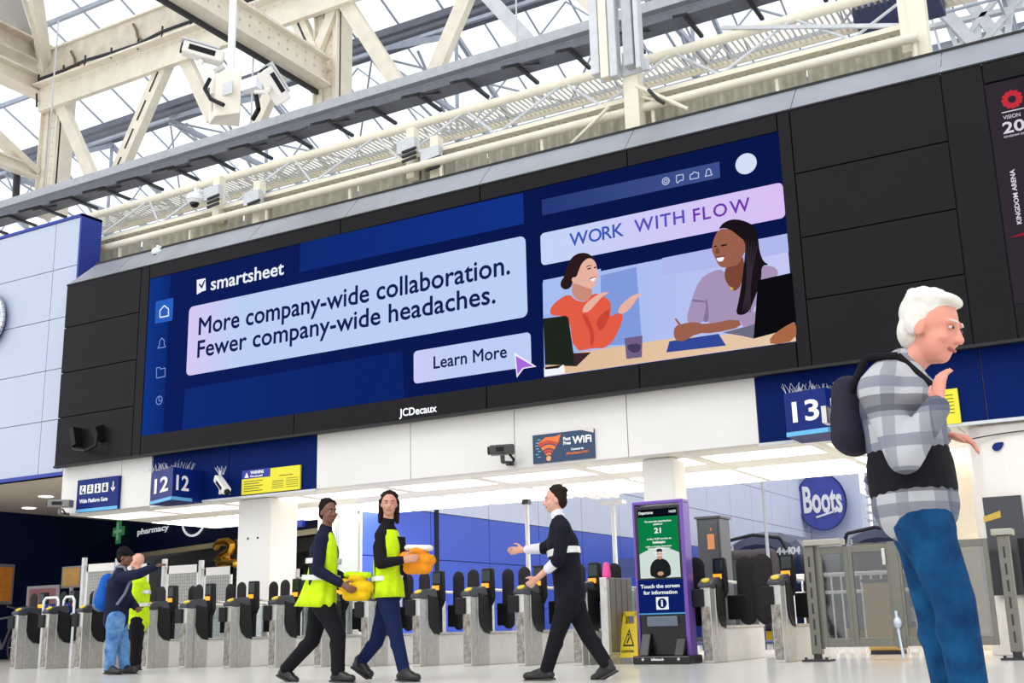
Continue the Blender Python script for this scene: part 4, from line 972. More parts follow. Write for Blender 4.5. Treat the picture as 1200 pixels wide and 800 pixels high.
# wide platform gate sign
t = thing('direction_sign', aty(90, 601, 14.97), 'blue wide platform gate sign with pictograms on the white fascia', 'sign')
a = aty(90, 601, 14.96); b = aty(141, 557, 14.96); a2x = aty(141, 596, 14.96)
MB().box(a.x, b.x, 14.93, 15, a.z, b.z).build('plate', SIGNB, t, bevel=.005)
MB().box(a.x, b.x, 14.925, 14.93, a.z, a.z+.06).build('light_blue_stripe', CYAN, t)
W_ = b.x-a.x; H_ = b.z-a.z
for k in range(4):
    x = a.x+W_*(.08+k*.18); MB().box(x, x+W_*.14, 14.922, 14.93, a.z+H_*.55, a.z+H_*.82).build('pictogram_tile', WHITE, t)
    cx = x+W_*.07; z = a.z+H_*.6; mb = MB().tube((cx, 14.92, z+H_*.16), (cx, 14.922, z+H_*.16), .025, .025, 8)
    if k == 0: mb.bar((cx-.03, 14.92, z-.0), (cx-.01, 14.92, z+.08), .01, .02).tube((cx+.02, 14.92, z+.0), (cx+.02, 14.922, z+.0), .03, .03, 10)
    elif k == 1: mb.bar((cx-.04, 14.92, z+.02), (cx+.04, 14.92, z+.02), .02, .02).bar((cx-.03, 14.92, z+.06), (cx+.03, 14.92, z+.06), .02, .02)
    elif k == 2: mb.tube((cx, 14.92, z+.02), (cx, 14.922, z+.02), .035, .035, 12).bar((cx, 14.92, z+.02), (cx, 14.92, z+.1), .01, .02)
    else: mb.box(cx-.04, cx+.04, 14.918, 14.922, z-.01, z+.07)
    mb.build('pictogram', INK, t)
x = a.x+W_*.88; mb = MB().bar((x, 14.925, a.z+H_*.56), (x, 14.925, a.z+H_*.84), .01, .02, up=X1).bar((x-.05, 14.925, a.z+H_*.66), (x, 14.925, a.z+H_*.55), .01, .02, up=X1).bar((x+.05, 14.925, a.z+H_*.66), (x, 14.925, a.z+H_*.55), .01, .02, up=X1)
mb.build('down_arrow', WHITE, t)
text('Wide Platform Gate', 'lettering', WHITE, t, (a.x+W_*.08, 14.93, a.z+H_*.28), X1, Z1, W_*.68, H_*.12, bold=.02)
# yellow warning notice on blue
t = thing('warning_notice', aty(284, 580, 14.98), 'yellow and blue warning notice with step shape on the left blue fascia', 'sign')
a = aty(284, 580, 14.98); b = aty(353, 543.5, 14.98); m_ = aty(318, 549, 14.98)
MB().box(a.x, m_.x, 14.955, 14.99, a.z, a.z+.27).box(m_.x, b.x, 14.955, 14.99, a.z, a.z+.41).build('yellow_plate', YEL, t)
MB().box(a.x, m_.x-.01, 14.955, 14.99, a.z+.275, a.z+.42).build('blue_plate', mat('bright sign blue', (22, 40, 150), .4), t)
text('WARNING', 'lettering', WHITE, t, (a.x+.2, 14.952, a.z+.345), X1, Z1, .3, .055, bold=.03)
text('Have you paid?', 'lettering', WHITE, t, (a.x+.2, 14.952, a.z+.29), X1, Z1, .28, .035, bold=.02)
MB().prism([(a.x+.06, 14.952, a.z+.29), (a.x+.16, 14.952, a.z+.29), (a.x+.11, 14.952, a.z+.38)], (0, .003, 0)).build('triangle', WHITE, t)
mb = MB()
for k in range(5): mb.box(a.x+.06, a.x+.06+.42*(1-.2*(k % 2)), 14.951, 14.955, a.z+.05+k*.042, a.z+.06+k*.042)
for k in range(5): mb.box(m_.x+.05, m_.x+.3, 14.951, 14.955, a.z+.06+k*.03, a.z+.066+k*.03).box(m_.x+.36, m_.x+.62, 14.951, 14.955, a.z+.06+k*.036, a.z+.066+k*.036)
mb.box(m_.x+.2, m_.x+.5, 14.951, 14.955, a.z+.26, a.z+.27); mb.build('small_print', INK, t)
# yellow notice on the right
t = thing('yellow_notice', aty(1086, 500, 14.98), 'yellow notice with print on the right blue fascia behind the striding man', 'sign')
a = aty(1050, 503, 14.98); b = aty(1122, 455, 14.98); a_ = aty(1124, 496, 14.98)
MB().box(a.x, b.x, 14.955, 14.99, a_.z, b.z).build('plate', YEL, t)
mb = MB()
for k in range(6): mb.box(b.x-.36, b.x-.06, 14.951, 14.955, b.z-.08-k*.045, b.z-.072-k*.045)
mb.build('small_print', INK, t)
# wifi sign
t = thing('wifi_sign', aty(625, 543, 14.98), 'dark blue wifi sign with orange ice-cream-cone signal mark on the white fascia', 'sign')
a = aty(625.5, 543, 14.98); b = aty(696, 502, 14.98); bb = aty(697, 537, 14.98)
MB().box(a.x, b.x, 14.965, 15, (a.z+bb.z)/2, b.z).build('plate', mat('wifi slate blue', (34, 62, 96), .45), t)
z0 = (a.z+bb.z)/2; H_ = b.z-z0; W_ = b.x-a.x
ORC = mat('wifi orange', (236, 120, 50), .5); ORD = mat('wifi deep orange', (196, 70, 40), .5)
cx = a.x+W_*.26; cz = z0+H_*.14
for k, (r0, r1) in enumerate(((.13, .2), (.23, .32), (.36, .48), (.52, .68))):
    mb = MB(); P = []
    for q in range(9): th = math.radians(52+76*q/8); P.append((cx+r1*H_*math.cos(th), 14.962, cz+r1*H_*math.sin(th)))
    for q in range(8, -1, -1): th = math.radians(52+76*q/8); P.append((cx+r0*H_*math.cos(th), 14.962, cz+r0*H_*math.sin(th)))
    mb.prism(P, (0, .003, 0)).build('signal_arc', ORC if k % 2 == 0 else ORD, t)
MB().tube((cx, 14.961, cz), (cx, 14.965, cz), .04, .04, 14).build('dot', mat('cone dot', (240, 170, 110), .5), t)
MB().prism([(cx-H_*.4, 14.961, cz+H_*.56), (cx-H_*.1, 14.961, cz+H_*.74), (cx+H_*.3, 14.961, cz+H_*.74), (cx+H_*.5, 14.961, cz+H_*.8), (cx+H_*.4, 14.961, cz+H_*.52), (cx, 14.961, cz+H_*.64)], (0, .003, 0)).build('flame', ORC, t)
mb = MB()
for k in range(7): x = a.x+W_*(.04+.06*random.random()); z = z0+H_*(.2+.1*k); mb.box(x, x+.05, 14.962, 14.965, z, z+.012)
mb.build('pale_sparks', mat('wifi pale mark', (130, 190, 200), .5), t)
text('WiFi', 'lettering', WHITE, t, (a.x+W_*.655, 14.963, z0+H_*.56), X1, Z1, W_*.31, H_*.25, bold=.03)
text('Fast', 'lettering', WHITE, t, (a.x+W_*.51, 14.963, z0+H_*.7), X1, Z1, W_*.12, H_*.12, bold=.03)
text('Free', 'lettering', WHITE, t, (a.x+W_*.51, 14.963, z0+H_*.55), X1, Z1, W_*.12, H_*.12, bold=.03)
text('Connect to', 'lettering', WHITE, t, (a.x+W_*.63, 14.963, z0+H_*.34), X1, Z1, W_*.2, H_*.08, bold=.03)
text('#FreeStationWiFi', 'lettering', ORC, t, (a.x+W_*.55, 14.963, z0+H_*.2), X1, Z1, W_*.36, H_*.09, bold=.02)
MB().prism([(b.x-W_*.2, 14.961, b.z), (b.x, 14.961, b.z-H_*.14), (b.x, 14.961, b.z)], (0, .003, 0)).build('pale_corner', mat('pale corner', (230, 214, 206), .5), t)

# ------------------------------------------------------------------ ticket gates
GY = 13.05
def make_gate(X_, wide=False, flip=False):
    t = thing('ticket_gate', (X_, GY, 0)); w = .13
    # front post: scuffed face, tall, leaning head
    MB().box(X_-w/2, X_+w/2, GY, GY+.16, 0, .9).build('front_post', STEEL, t, bevel=.012)
    MB().box(X_-w/2+.012, X_+w/2-.012, GY-.006, GY+.01, .03, .66).build('kick_plate', SCUFF, t)
    MB().prism([(X_-w/2-.01, GY+.16, .0), (X_-w/2-.01, GY+.44, 0), (X_-w/2-.01, GY+.44, .5), (X_-w/2-.01, GY+.4, .86), (X_-w/2-.01, GY+.16, .93)], (w+.02, 0, 0)).build('cheek', STEEL, t, bevel=.01)
    MB().prism([(X_+w/2+.012, GY+.17, .62), (X_+w/2+.012, GY+.22, .5), (X_+w/2+.012, GY+.32, .42), (X_+w/2+.012, GY+.44, .4), (X_+w/2+.012, GY+.44, .6), (X_+w/2+.012, GY+.4, .88), (X_+w/2+.012, GY+.17, .93)], (.012, 0, 0)).build('dark_inlay', BLKPL, t)
    # sloping reader head
    P = [(X_-w/2-.015, GY-.03, .885), (X_-w/2-.015, GY-.03, .93), (X_-w/2-.015, GY+.12, 1.0), (X_-w/2-.015, GY+.36, 1.02), (X_-w/2-.015, GY+.42, .9), (X_-w/2-.015, GY+.1, .87)]
    MB().prism(P, (w+.03, 0, 0)).build('reader_head', READER, t, bevel=.012)
    c = Vector((X_, GY+.045, .97)); nrm_ = Vector((0, -.42, .9)).normalized()
    MB().tube(c-nrm_*.01, c+nrm_*.012, .05, .05, 18).build('card_reader', YELR, t)
    MB().box(X_-w/2-.1, X_-w/2+.05, GY-.03, GY+.1, .66, .87).build('ticket_box', BLKPL, t, bevel=.012)
    # long low body
    MB().box(X_-w/2-.01, X_+w/2+.01, GY+.44, GY+1.95, 0, .40).build('body', GATEW, t, bevel=.01)
    MB().box(X_-w/2-.02, X_+w/2+.02, GY+.44, GY+1.95, .40, .43).build('body_cap', STEEL, t)
    MB().box(X_-w/2, X_+w/2, GY+1.8, GY+1.95, .43, .95).build('rear_post', STEEL, t, bevel=.01)
    MB().box(X_-.012, X_+.012, GY+1.2, GY+1.8, .43, .92).build('glass_screen', GLASSC, t)
    MB().tube((X_, GY+.5, .98), (X_, GY+1.85, .96), .018, .018, 8).build('top_rail', STEEL, t)
    # validator post
    vy = GY+.52
    m = MB().box(X_-.0, X_+.03, vy, vy+.03, .42, .78); m.box(X_-.02, X_+.05, vy-.03, vy+.05, .42, .8)
    m.build('validator_stem', BLKPL, t, bevel=.008)
    MB().prism([(X_-.07, vy-.04, .86), (X_-.02, vy-.04, .76), (X_+.06, vy-.04, .76), (X_+.11, vy-.04, .86), (X_+.1, vy-.04, 1.26), (X_-.06, vy-.04, 1.26)], (0, .09, 0)).build('validator_post', BLKPL, t, bevel=.015)
    MB().box(X_-.055, X_+.055, vy-.055, vy-.035, 1.0, 1.06).build('orange_light', ORNG, t)
    MB().box(X_-.045, X_+.08, vy-.05, vy-.04, 1.09, 1.23).build('validator_screen', mat('green black display', (20, 34, 30), .1), t)
    # paddles
    pw = .095 if not wide else .12
    for sx, py_ in ((-.19, GY+.48), (.17, GY+.8)):
        if wide: sx *= 1.5
        a = Vector((X_+sx, py_, .55)); b = Vector((X_+sx, py_, 1.16))
        MB().capsule(a, b, pw, pw, 20, side=(0, 1, 0), k=.2).build('paddle', PADDLE, t)
        MB().box(min(X_+sx, X_), max(X_+sx, X_), py_-.03, py_+.03, .5, .8).build('paddle_hinge', BLKPL, t, bevel=.01)
    return t
pxs = [14, 50, 90, 128, 168, 213, 265, 318, 372, 427, 488, 548, 611, 678, 830, 909]
gl = ['leftmost wide ticket gate cut by the left edge under the orange poster', 'steel wide ticket gate with white loop rail, second from left', 'steel wide ticket gate just left of the man with the blue backpack', 'steel ticket gate hidden behind the man with the blue backpack', 'plain steel ticket gate right beside the person in the short yellow vest',
      'steel ticket gate in front of the gold balloon, left of the white column', 'yellow-topped ticket gate just left of the white column', 'yellow-topped ticket gate just right of the white column', 'ticket gate behind the man in the flaring yellow vest', 'ticket gate between the two people in yellow vests',
      'scuffed ticket gate just right of the woman in the lime vest', 'scuffed ticket gate in the middle before the blue hoarding', 'ticket gate just left of the person in black', 'ticket gate behind the person in black', 'ticket gate right of the purple-framed kiosk', 'ticket gate with yellow pad beside the glass fence']
g0 = make_gate(0)
g0w = make_gate(0, True)
first = {0: g0, 1: g0w}; used = {0: False, 1: False}
for px, lb in zip(pxs, gl):
    k = 1 if px > 800 else 0
    o = first[k] if not used[k] else copy_tree(first[k]); used[k] = True
    p = atz(px, 781 if px < 800 else 777); o.location = (aty(px, 780, GY).x if px < 800 else p.x, GY if px < 800 else 13.5, 0)
    tag(o, lb, 'ticket gate', 'ticket gates in a row')
ORG[g0.name] = Vector()
# extra low barrier panel ending the row before the kiosk
a = aty(714, 700, 13.3); t = thing('barrier_end', (a.x, 13.3, 0), 'steel barrier end panel with pink cover beside the wet floor sign', 'barrier')
MB().box(a.x-.12, a.x+.02, 13.2, 14.0, 0, .12).box(a.x-.08, a.x+.02, 13.2, 13.28, .1, 1.05).build('frame', STEEL, t, bevel=.006)
for k in range(4): MB().box(a.x-.03-.05*0, a.x+.02, 13.3+k*.17, 13.45+k*.17, .14, 1.05).build('panel', mat('grey brown steel panel', (126, 122, 116), .4, .5), t, bevel=.005)
MB().capsule((a.x, 13.25, 1.08), (a.x, 13.25, 1.2), .055, .04).build('pink_cover', mat('pink plastic', (236, 70, 150), .4), t)
# loop rails on the wide gates
for k, px in enumerate((60, 81)):
    a = aty(px, 705, 13.5); t = thing('loop_rail', (a.x, 13.5, 0), ('larger' if k == 0 else 'smaller')+' white tubular loop rail with blue accessible badge on the left gates', 'rail')
    w = .19 if k == 0 else .13; z = 1.0
    MB().path([(a.x-w, 13.5, 0), (a.x-w, 13.5, z+.1), (a.x-w+.05, 13.5, z+.16), (a.x+w-.05, 13.5, z+.16), (a.x+w, 13.5, z+.1), (a.x+w, 13.5, 0)], .022).build('loop', WHITE, t)
    MB().box(a.x-w*.6, a.x+w*.6, 13.47, 13.5, z-.12, z+.06).build('badge', SIGNB, t)
    MB().tube((a.x, 13.465, z-.05), (a.x, 13.47, z-.05), .035, .035, 10).bar((a.x, 13.467, z-.03), (a.x, 13.467, z+.03), .006, .02).build('badge_mark', WHITE, t)
    MB().bar((a.x-w, 13.5, z-.12), (a.x+w, 13.5, z-.12), .03).build('cross_bar', WHITE, t)
# parked bicycles / wheel at far left edge
a = aty(6, 712, 14.4); t = thing('bicycle', (a.x, 14.4, 0), 'black bicycle seen partly at the far left edge behind the gates', 'bicycle')
for dx in (-.5, .5):
    mb = MB(); c = Vector((a.x+dx, 14.4, .34))
    for k in range(20):
        t0, t1 = 2*math.pi*k/20, 2*math.pi*(k+1)/20; mb.tube(c+Vector((.33*math.cos(t0), 0, .33*math.sin(t0))), c+Vector((.33*math.cos(t1), 0, .33*math.sin(t1))), .02, .02, 6)
    mb.build('wheel', BLKPL, t); mb = MB()
    for k in range(10): t0 = 2*math.pi*k/10; mb.tube(c, c+Vector((.32*math.cos(t0), 0, .32*math.sin(t0))), .004, .004, 4)
    o = mb.build('spokes', STEEL, t); o['kind'] = 'stuff'
P = [Vector((a.x-.5, 14.4, .34)), Vector((a.x-.3, 14.4, .85)), Vector((a.x+.3, 14.4, .9)), Vector((a.x+.5, 14.4, .34)), Vector((a.x, 14.4, .32))]
MB().path([P[0], P[1], P[2], P[3]], .02).path([P[1], P[4], P[2]], .02).path([P[0], P[4]], .018).build('frame', DARK, t)
MB().path([P[2], P[2]+Vector((0, 0, .14)), P[2]+Vector((.05, -.22, .18))], .015).path([P[2]+Vector((0, 0, .14)), P[2]+Vector((.05, .22, .18))], .015).build('handlebar', DARK, t)
MB().capsule(P[1]+Z1*.12-X1*.08, P[1]+Z1*.12+X1*.1, .05, .03).tube(P[1], P[1]+Z1*.1, .015).build('saddle', BLKPL, t)
# white framed perforated barriers behind the left gates
def mesh_barrier(px0, px1, ytop, lab, Y=16.1):
    a = aty(px0, ytop, Y); b = aty(px1, ytop, Y); z = (a.z+b.z)/2
    t = thing('mesh_barrier', ((a.x+b.x)/2, Y, 0), lab, 'barrier', 'white framed barriers behind the left gates')
    MB().box(a.x-.05, a.x+.03, Y-.03, Y+.05, 0, z+.14).build('post', PALE, t, bevel=.01)
    MB().box(a.x+.08, b.x-.05, Y, Y+.03, z-.15, z).box(a.x+.08, a.x+.12, Y, Y+.03, .1, z).box(b.x-.09, b.x-.05, Y, Y+.03, .1, z).box(a.x+.08, b.x-.05, Y, Y+.03, .1, .16).build('frame', WHITEP, t)
    MB().box(a.x+.12, b.x-.09, Y+.01, Y+.02, .16, z-.15).build('mesh_sheet', glass('fine mesh', (200, 200, 200), .02, .55, (206, 206, 204)), t)
    mb = MB(); x = a.x+.16
    while x < b.x-.1: mb.box(x, x+.008, Y-.002, Y+.01, .16, z-.15); x += .06
    zz_ = .2
    while zz_ < z-.15: mb.box(a.x+.12, b.x-.09, Y-.002, Y+.01, zz_, zz_+.008); zz_ += .06
    o = mb.build('mesh_wires', STEEL, t); o['kind'] = 'stuff'
    for zz_ in (z-.03, .4): MB().tube((a.x, Y+.01, zz_), (a.x+.1, Y+.01, zz_), .02).build('hinge', STEEL, t)
for px0, px1, yt, lb in ((99, 138, 660, 'white framed mesh barrier left of the navy-jacketed man'), (138, 176, 661, 'white framed mesh barrier behind the outstretched arm'), (193, 235, 662, 'white framed mesh barrier below the pharmacy sign'), (236, 274, 664, 'white framed mesh barrier under the gold balloon'), (315, 356, 667, 'white framed mesh barrier right of the white column')):
    mesh_barrier(px0, px1, yt, lb)

# ------------------------------------------------------------------ glass fence at right
FY = 13.77
fl0 = aty(948, 700, FY).x; fr1 = aty(1190, 700, FY).x
FM = mat('bronze grey fence steel', (120, 118, 108), .38, .55, .12, 6); zt = aty(948, 640, FY).z
t = thing('glass_fence', (fl0, FY, 0), 'bronze-grey steel framed glass gates with slotted end posts at lower right', 'fence')
def fpost(x, dirx):
    MB().box(x-.06, x+.06, FY-.05, FY+.07, .08, zt).build('end_post', FM, t, bevel=.01)
    mb = MB()
    for k in range(6): mb.box(x-.01, x+.01, FY-.056, FY-.045, .18+k*.18, .3+k*.18)
    mb.build('post_slots', DARK, t)
    MB().box(x-.05+(-.06 if dirx < 0 else 0), x+.05+(.35 if dirx > 0 else .06), FY-.09, FY+.14, zt, zt+.07).build('top_cap', mat('light bronze cap', (164, 162, 150), .35, .6), t, bevel=.008)
    MB().box(x-.16, x+.16, FY-.12, FY+.14, 0, .025).tube((x, FY, .02), (x, FY, .1), .05).build('foot_plate', DARK, t)
    for dx in (-.12, .12): MB().tube((x+dx, FY-.08, .025), (x+dx, FY-.08, .05), .018).build('bolt', DARK, t)
fpost(fl0+.05, 1); fpost(fr1-.05, -1)
pan = [fl0+.14, aty(998, 700, FY).x, aty(1048, 700, FY).x, aty(1056, 700, FY).x, aty(1100, 700, FY).x, aty(1165, 700, FY).x]
for i, (a, b) in enumerate(((pan[0], pan[1]), (pan[1], pan[2]), (pan[2]+.07, pan[4]), (pan[4], pan[5]))):
    fr = MB().box(a, a+.05, FY-.02, FY+.03, .16, zt-.02).box(b-.05, b, FY-.02, FY+.03, .16, zt-.02).box(a+.05, b-.05, FY-.02, FY+.03, zt-.1, zt-.02).box(a+.05, b-.05, FY-.02, FY+.03, .16, .26).build('gate_frame', FM, t, bevel=.004)
    MB().box(a+.05, b-.05, FY, FY+.012, .26, zt-.1).build('pane', GLASSF, fr)
x = pan[2]
MB().box(x-.02, x+.09, FY-.03, FY+.04, .14, zt+.0).build('lock_stile', FM, t, bevel=.004)
MB().box(x-.085, x-.045, FY-.05, FY-.02, zt-.26, zt-.07).build('handle', STEEL, t, bevel=.008)
MB().tube((x+.02, FY-.04, .3), (x+.05, FY-.07, .03), .016).tube((x+.02, FY-.04, .3), (x+.01, FY-.04, .55), .02).ball((x+.02, FY-.05, .42), .05, .04, .07).build('drop_bolt', mat('pale drop bolt', (196, 206, 220), .3, .5), t)
MB().box(fl0-.02, pan[0], FY, FY+.02, .14, zt).build('side_plate', FM, t)
# low rails seen beyond the glass
for k, (x0, x1, Y, lb) in enumerate(((-5.3, -2.6, 17, 'low white railing beyond the glass fence'), (-9.8, -5.6, 19.5, 'dark blue railing beyond the wet floor sign'))):
    t = thing('railing', ((x0+x1)/2, Y, 0), lb, 'railing'); m = WHITE if k == 0 else mat('navy railing', (40, 54, 92), .4)
    MB().tube((x0, Y, 1.1), (x1, Y, 1.1), .03).tube((x0, Y, .12), (x1, Y, .12), .03).tube((x0, Y, .85), (x1, Y, .85), .025).build('rail', m, t)
    n = int((x1-x0)/.14)
    for q in range(n+1): MB().tube((x0+q*(x1-x0)/n, Y, 0), (x0+q*(x1-x0)/n, Y, 1.1), .014, .014, 6).build('baluster', m, t)
for k, (x, Y, lb) in enumerate(((-3.6, 16.4, 'yellow-brown bin behind the left pane of the glass fence'), (-3.35, 19, 'brown cabinet behind the second pane of the glass fence'))):
    t = thing('cabinet', (x, Y, 0), lb, 'cabinet'); MB().box(x-.22, x+.22, Y-.2, Y+.2, .05, (.95, 1.5)[k]).build('body', mat('tan cabinet', (196, 160, 96), .5), t, bevel=.03)
    MB().box(x-.24, x+.24, Y-.22, Y+.22, (.95, 1.5)[k], (.99, 1.55)[k]).build('lid', DARK, t, bevel=.01); MB().box(x-.2, x+.2, Y-.18, Y+.18, 0, .05).build('plinth', DARK, t)
# dark screen board behind railing
a = aty(719, 655, 18.2); b = aty(746, 676, 18.2); t = thing('notice_board', ((a.x+b.x)/2, 18.2, 0), 'dark blue notice board on posts left of the kiosk', 'board')
MB().box(a.x, b.x+.3, 18.18, 18.24, b.z, a.z).build('board', mat('notice navy', (38, 52, 110), .4), t)
for x in (a.x+.05, b.x+.2): MB().box(x, x+.05, 18.24, 18.3, 0, a.z).build('post', DARK, t)

# ------------------------------------------------------------------ information kiosk
KY = 13.35
k0 = aty(752, 776, KY).x; k1 = aty(806, 773, KY).x; kz = aty(745, 592, KY).z
PUR = mat('purple kiosk edge', (112, 78, 168), .3, .3); KB = mat('kiosk black', (16, 16, 20), .3)
t = thing('information_kiosk', ((k0+k1)/2, KY, 0), 'tall purple-edged touch screen kiosk with green departures display', 'kiosk')
MB().box(k0, k1, KY+.02, KY+.2, .1, kz-.02).build('cabinet', KB, t, bevel=.01)
MB().box(k0-.03, k0, KY, KY+.22, .08, kz).box(k1, k1+.05, KY, KY+.22, .08, kz).box(k0-.03, k1+.05, KY, KY+.22, kz, kz+.04).build('purple_frame', PUR, t, bevel=.008)
MB().box(k0-.06, k1+.08, KY-.14, KY+.3, 0, .1).build('base', KB, t, bevel=.02)
MB().prism([(k0+.03, KY-.02, .36), (k0+.03, KY+.02, .2), (k0+.03, KY-.12, .1), (k0+.03, KY-.14, .1)], (.12, 0, 0)).build('foot', KB, t, bevel=.01)
MB().prism([(k1-.12, KY-.02, .3), (k1-.12, KY+.02, .2), (k1-.12, KY-.12, .1), (k1-.12, KY-.14, .1)], (.12, 0, 0)).build('foot', KB, t, bevel=.01)
MB().box(k0+.1, k1-.1, KY-.01, KY+.02, .44, .56).build('shelf_panel', mat('kiosk grey', (96, 106, 120), .3), t, bevel=.01)
for x in (k0+.08, k1-.06): MB().tube((x, KY-.145, .06), (x, KY-.13, .06), .018).build('stud', STEEL, t)
text('infotouch', 'lettering', WHITE, t, (k0+.19, KY-.143, .045), X1, Z1, .16, .03, bold=.02)
w = k1-k0; e = KY-.0
def kb(nm, u0, u1, z0, z1, m, lift=0): return MB().box(k0+w*u0, k0+w*u1, KY+.006-lift, KY+.02-lift, z0, z1).build(nm, m, t)
kb('blue_panel', .0, 1, .6, 1.0, screen('kiosk blue', (16, 34, 104), .9)); kb('blue_line', .0, 1, .585, .6, screen('kiosk cyan', (90, 170, 220), .9))
kb('bezel', .0, 1, 1.0, kz-.03, KB, -.002); kb('green_screen', .07, .95, 1.30, kz-.16, screen('kiosk green', (10, 124, 70), 1)); kb('title_bar', .07, .95, kz-.16, kz-.06, screen('kiosk black bar', (10, 14, 24), 1))
MB().prism([(k0+w*(.07+.88*q/12), KY+.003, 1.30+.09*math.sin(math.pi*(q/12)*.9+.15)) for q in range(13)]+[(k0+w*.95, KY+.003, 1.02), (k0+w*.07, KY+.003, 1.02)], (0, .004, 0)).build('pale_screen', screen('kiosk pale', (206, 220, 216), 1), t)
KWt = screen('kiosk white', (236, 242, 240), 1)
def ktx(s, u0, u1, z, h, m=KWt, bold=.02): return text(s, 'lettering', m, t, (k0+w*u0, KY+.001, z), X1, Z1, w*(u1-u0), h, bold=bold)
ktx('Departures', .1, .42, kz-.12, .035); ktx('14:29', .78, .93, kz-.12, .03)
ktx('The next train departing from', .22, .82, kz-.225, .022); ktx('platform', .42, .62, kz-.26, .022)
ktx('21', .43, .58, kz-.36, .065, bold=.03); ktx('is the 14:35 service to', .26, .8, kz-.44, .022); ktx('Southampton', .38, .66, kz-.485, .03, bold=.03)
ktx('Calling at Woking, Basingstoke', .22, .8, kz-.53, .016); ktx('Winchester and stations to', .26, .76, kz-.555, .016); ktx('South Western', .38, .66, kz-.61, .02); ktx('Railway', .43, .61, kz-.64, .02)
# signer figure on the screen
cx = k0+w*.52; SG = screen('signer black', (30, 34, 36), 1); SKs = screen('signer skin', (196, 150, 126), 1)
def poly(nm, pts, m, d=0): return MB().prism([(cx+x, KY+.001-d, 1.02+z) for x, z in smoothpoly(pts, 1)], (0, .002, 0)).build(nm, m, t)
poly('signer_body', [(-.13, .0), (-.14, .12), (-.1, .2), (-.03, .235), (.03, .235), (.1, .2), (.14, .12), (.13, 0)], SG)
poly('signer_head', [(-.035, .24), (-.04, .3), (-.02, .335), (.02, .335), (.04, .3), (.035, .24), (0, .215)], SKs, .002)
poly('signer_hair', [(-.04, .31), (-.035, .345), (0, .36), (.035, .345), (.04, .31), (0, .322)], SG, .003)
poly('signer_hands', [(-.045, .04), (-.03, .075), (.03, .075), (.045, .04), (0, .02)], SKs, .003)
ktx('Touch the screen', .06, .92, .9, .045, bold=.02); ktx('for information', .12, .86, .825, .045, bold=.02)
MB().box(cx-.08, cx+.08, KY-.0, KY+.006, .64, .79).build('info_tile', KWt, t)
MB().tube((cx, KY-.003, .715), (cx, KY+.002, .715), .06, .06, 24).build('info_disc', screen('kiosk info blue', (14, 30, 96), 1), t)
text('i', 'lettering', KWt, t, (cx-.012, KY-.006, .68), X1, Z1, .024, .075, bold=.03)
# CCTV poles on the platform
for k, (px, yt, lb) in enumerate(((617, 585, 'slim grey pole left of the person in black'), (718, 588, 'slim grey pole topped by small cameras left of the kiosk'), (893, 560, 'slim grey pole above the train beyond the wide gates'))):
    Y = 17.0 if k < 2 else 26; a = aty(px, yt, Y); a0 = aty(px, 700, Y)
    t = thing('camera_pole', (a.x, Y, 0), lb, 'pole'); MB().tube((a.x, Y, 0), (a.x, Y, min(a.z, 2.75) if k < 2 else a.z), .045, .035).build('pole', PALE, t); MB().box(a.x-.1, a.x+.1, Y-.1, Y+.1, 0, .03).build('base', STEEL, t)
    z = min(a.z, 2.7) if k < 2 else a.z
    if k == 1:
        MB().box(a.x-.2, a.x+.2, Y-.08, Y+.08, z-.04, z+.02).build('head', PALE, t)
        for dx in (-.2, -.02, .14): MB().bar((a.x+dx, Y-.1, z+.08), (a.x+dx-.12, Y-.35, z+.12), .07, .07).build('small_camera', WHITE, t)
    else: MB().box(a.x-.06, a.x+.06, Y-.06, Y+.06, z-.08, z).build('head', DARK, t)
# grey cabinet behind kiosk
a = aty(806, 609, 14.8); b = aty(843, 612, 14.8); t = thing('equipment_cabinet', ((a.x+b.x)/2, 14.8, 0), 'tall dark grey steel cabinet with orange sticker right of the kiosk', 'cabinet')
CG = mat('dark grey cabinet paint', (88, 90, 94), .4, .2, .1, 4)
MB().box(a.x+.12, b.x, 14.8, 15.2, .05, a.z).build('body', CG, t, bevel=.01); MB().box(a.x+.1, b.x+.02, 14.78, 15.22, a.z, a.z+.03).build('top', CG, t)
MB().box(a.x+.16, b.x-.03, 14.785, 14.8, .1, a.z-.05).build('door', CG, t, bevel=.006); MB().box(a.x+.14, b.x-.02, 14.82, 15.18, 0, .05).build('plinth', DARK, t)
MB().box(a.x+.27, b.x-.08, 14.775, 14.785, 1.42, 1.62).build('orange_sticker', mat('orange sticker', (236, 150, 96), .5), t)
MB().box(a.x+.34, b.x-.13, 14.775, 14.785, 1.66, 1.7).build('red_sticker', mat('pale red sticker', (220, 110, 90), .5), t)
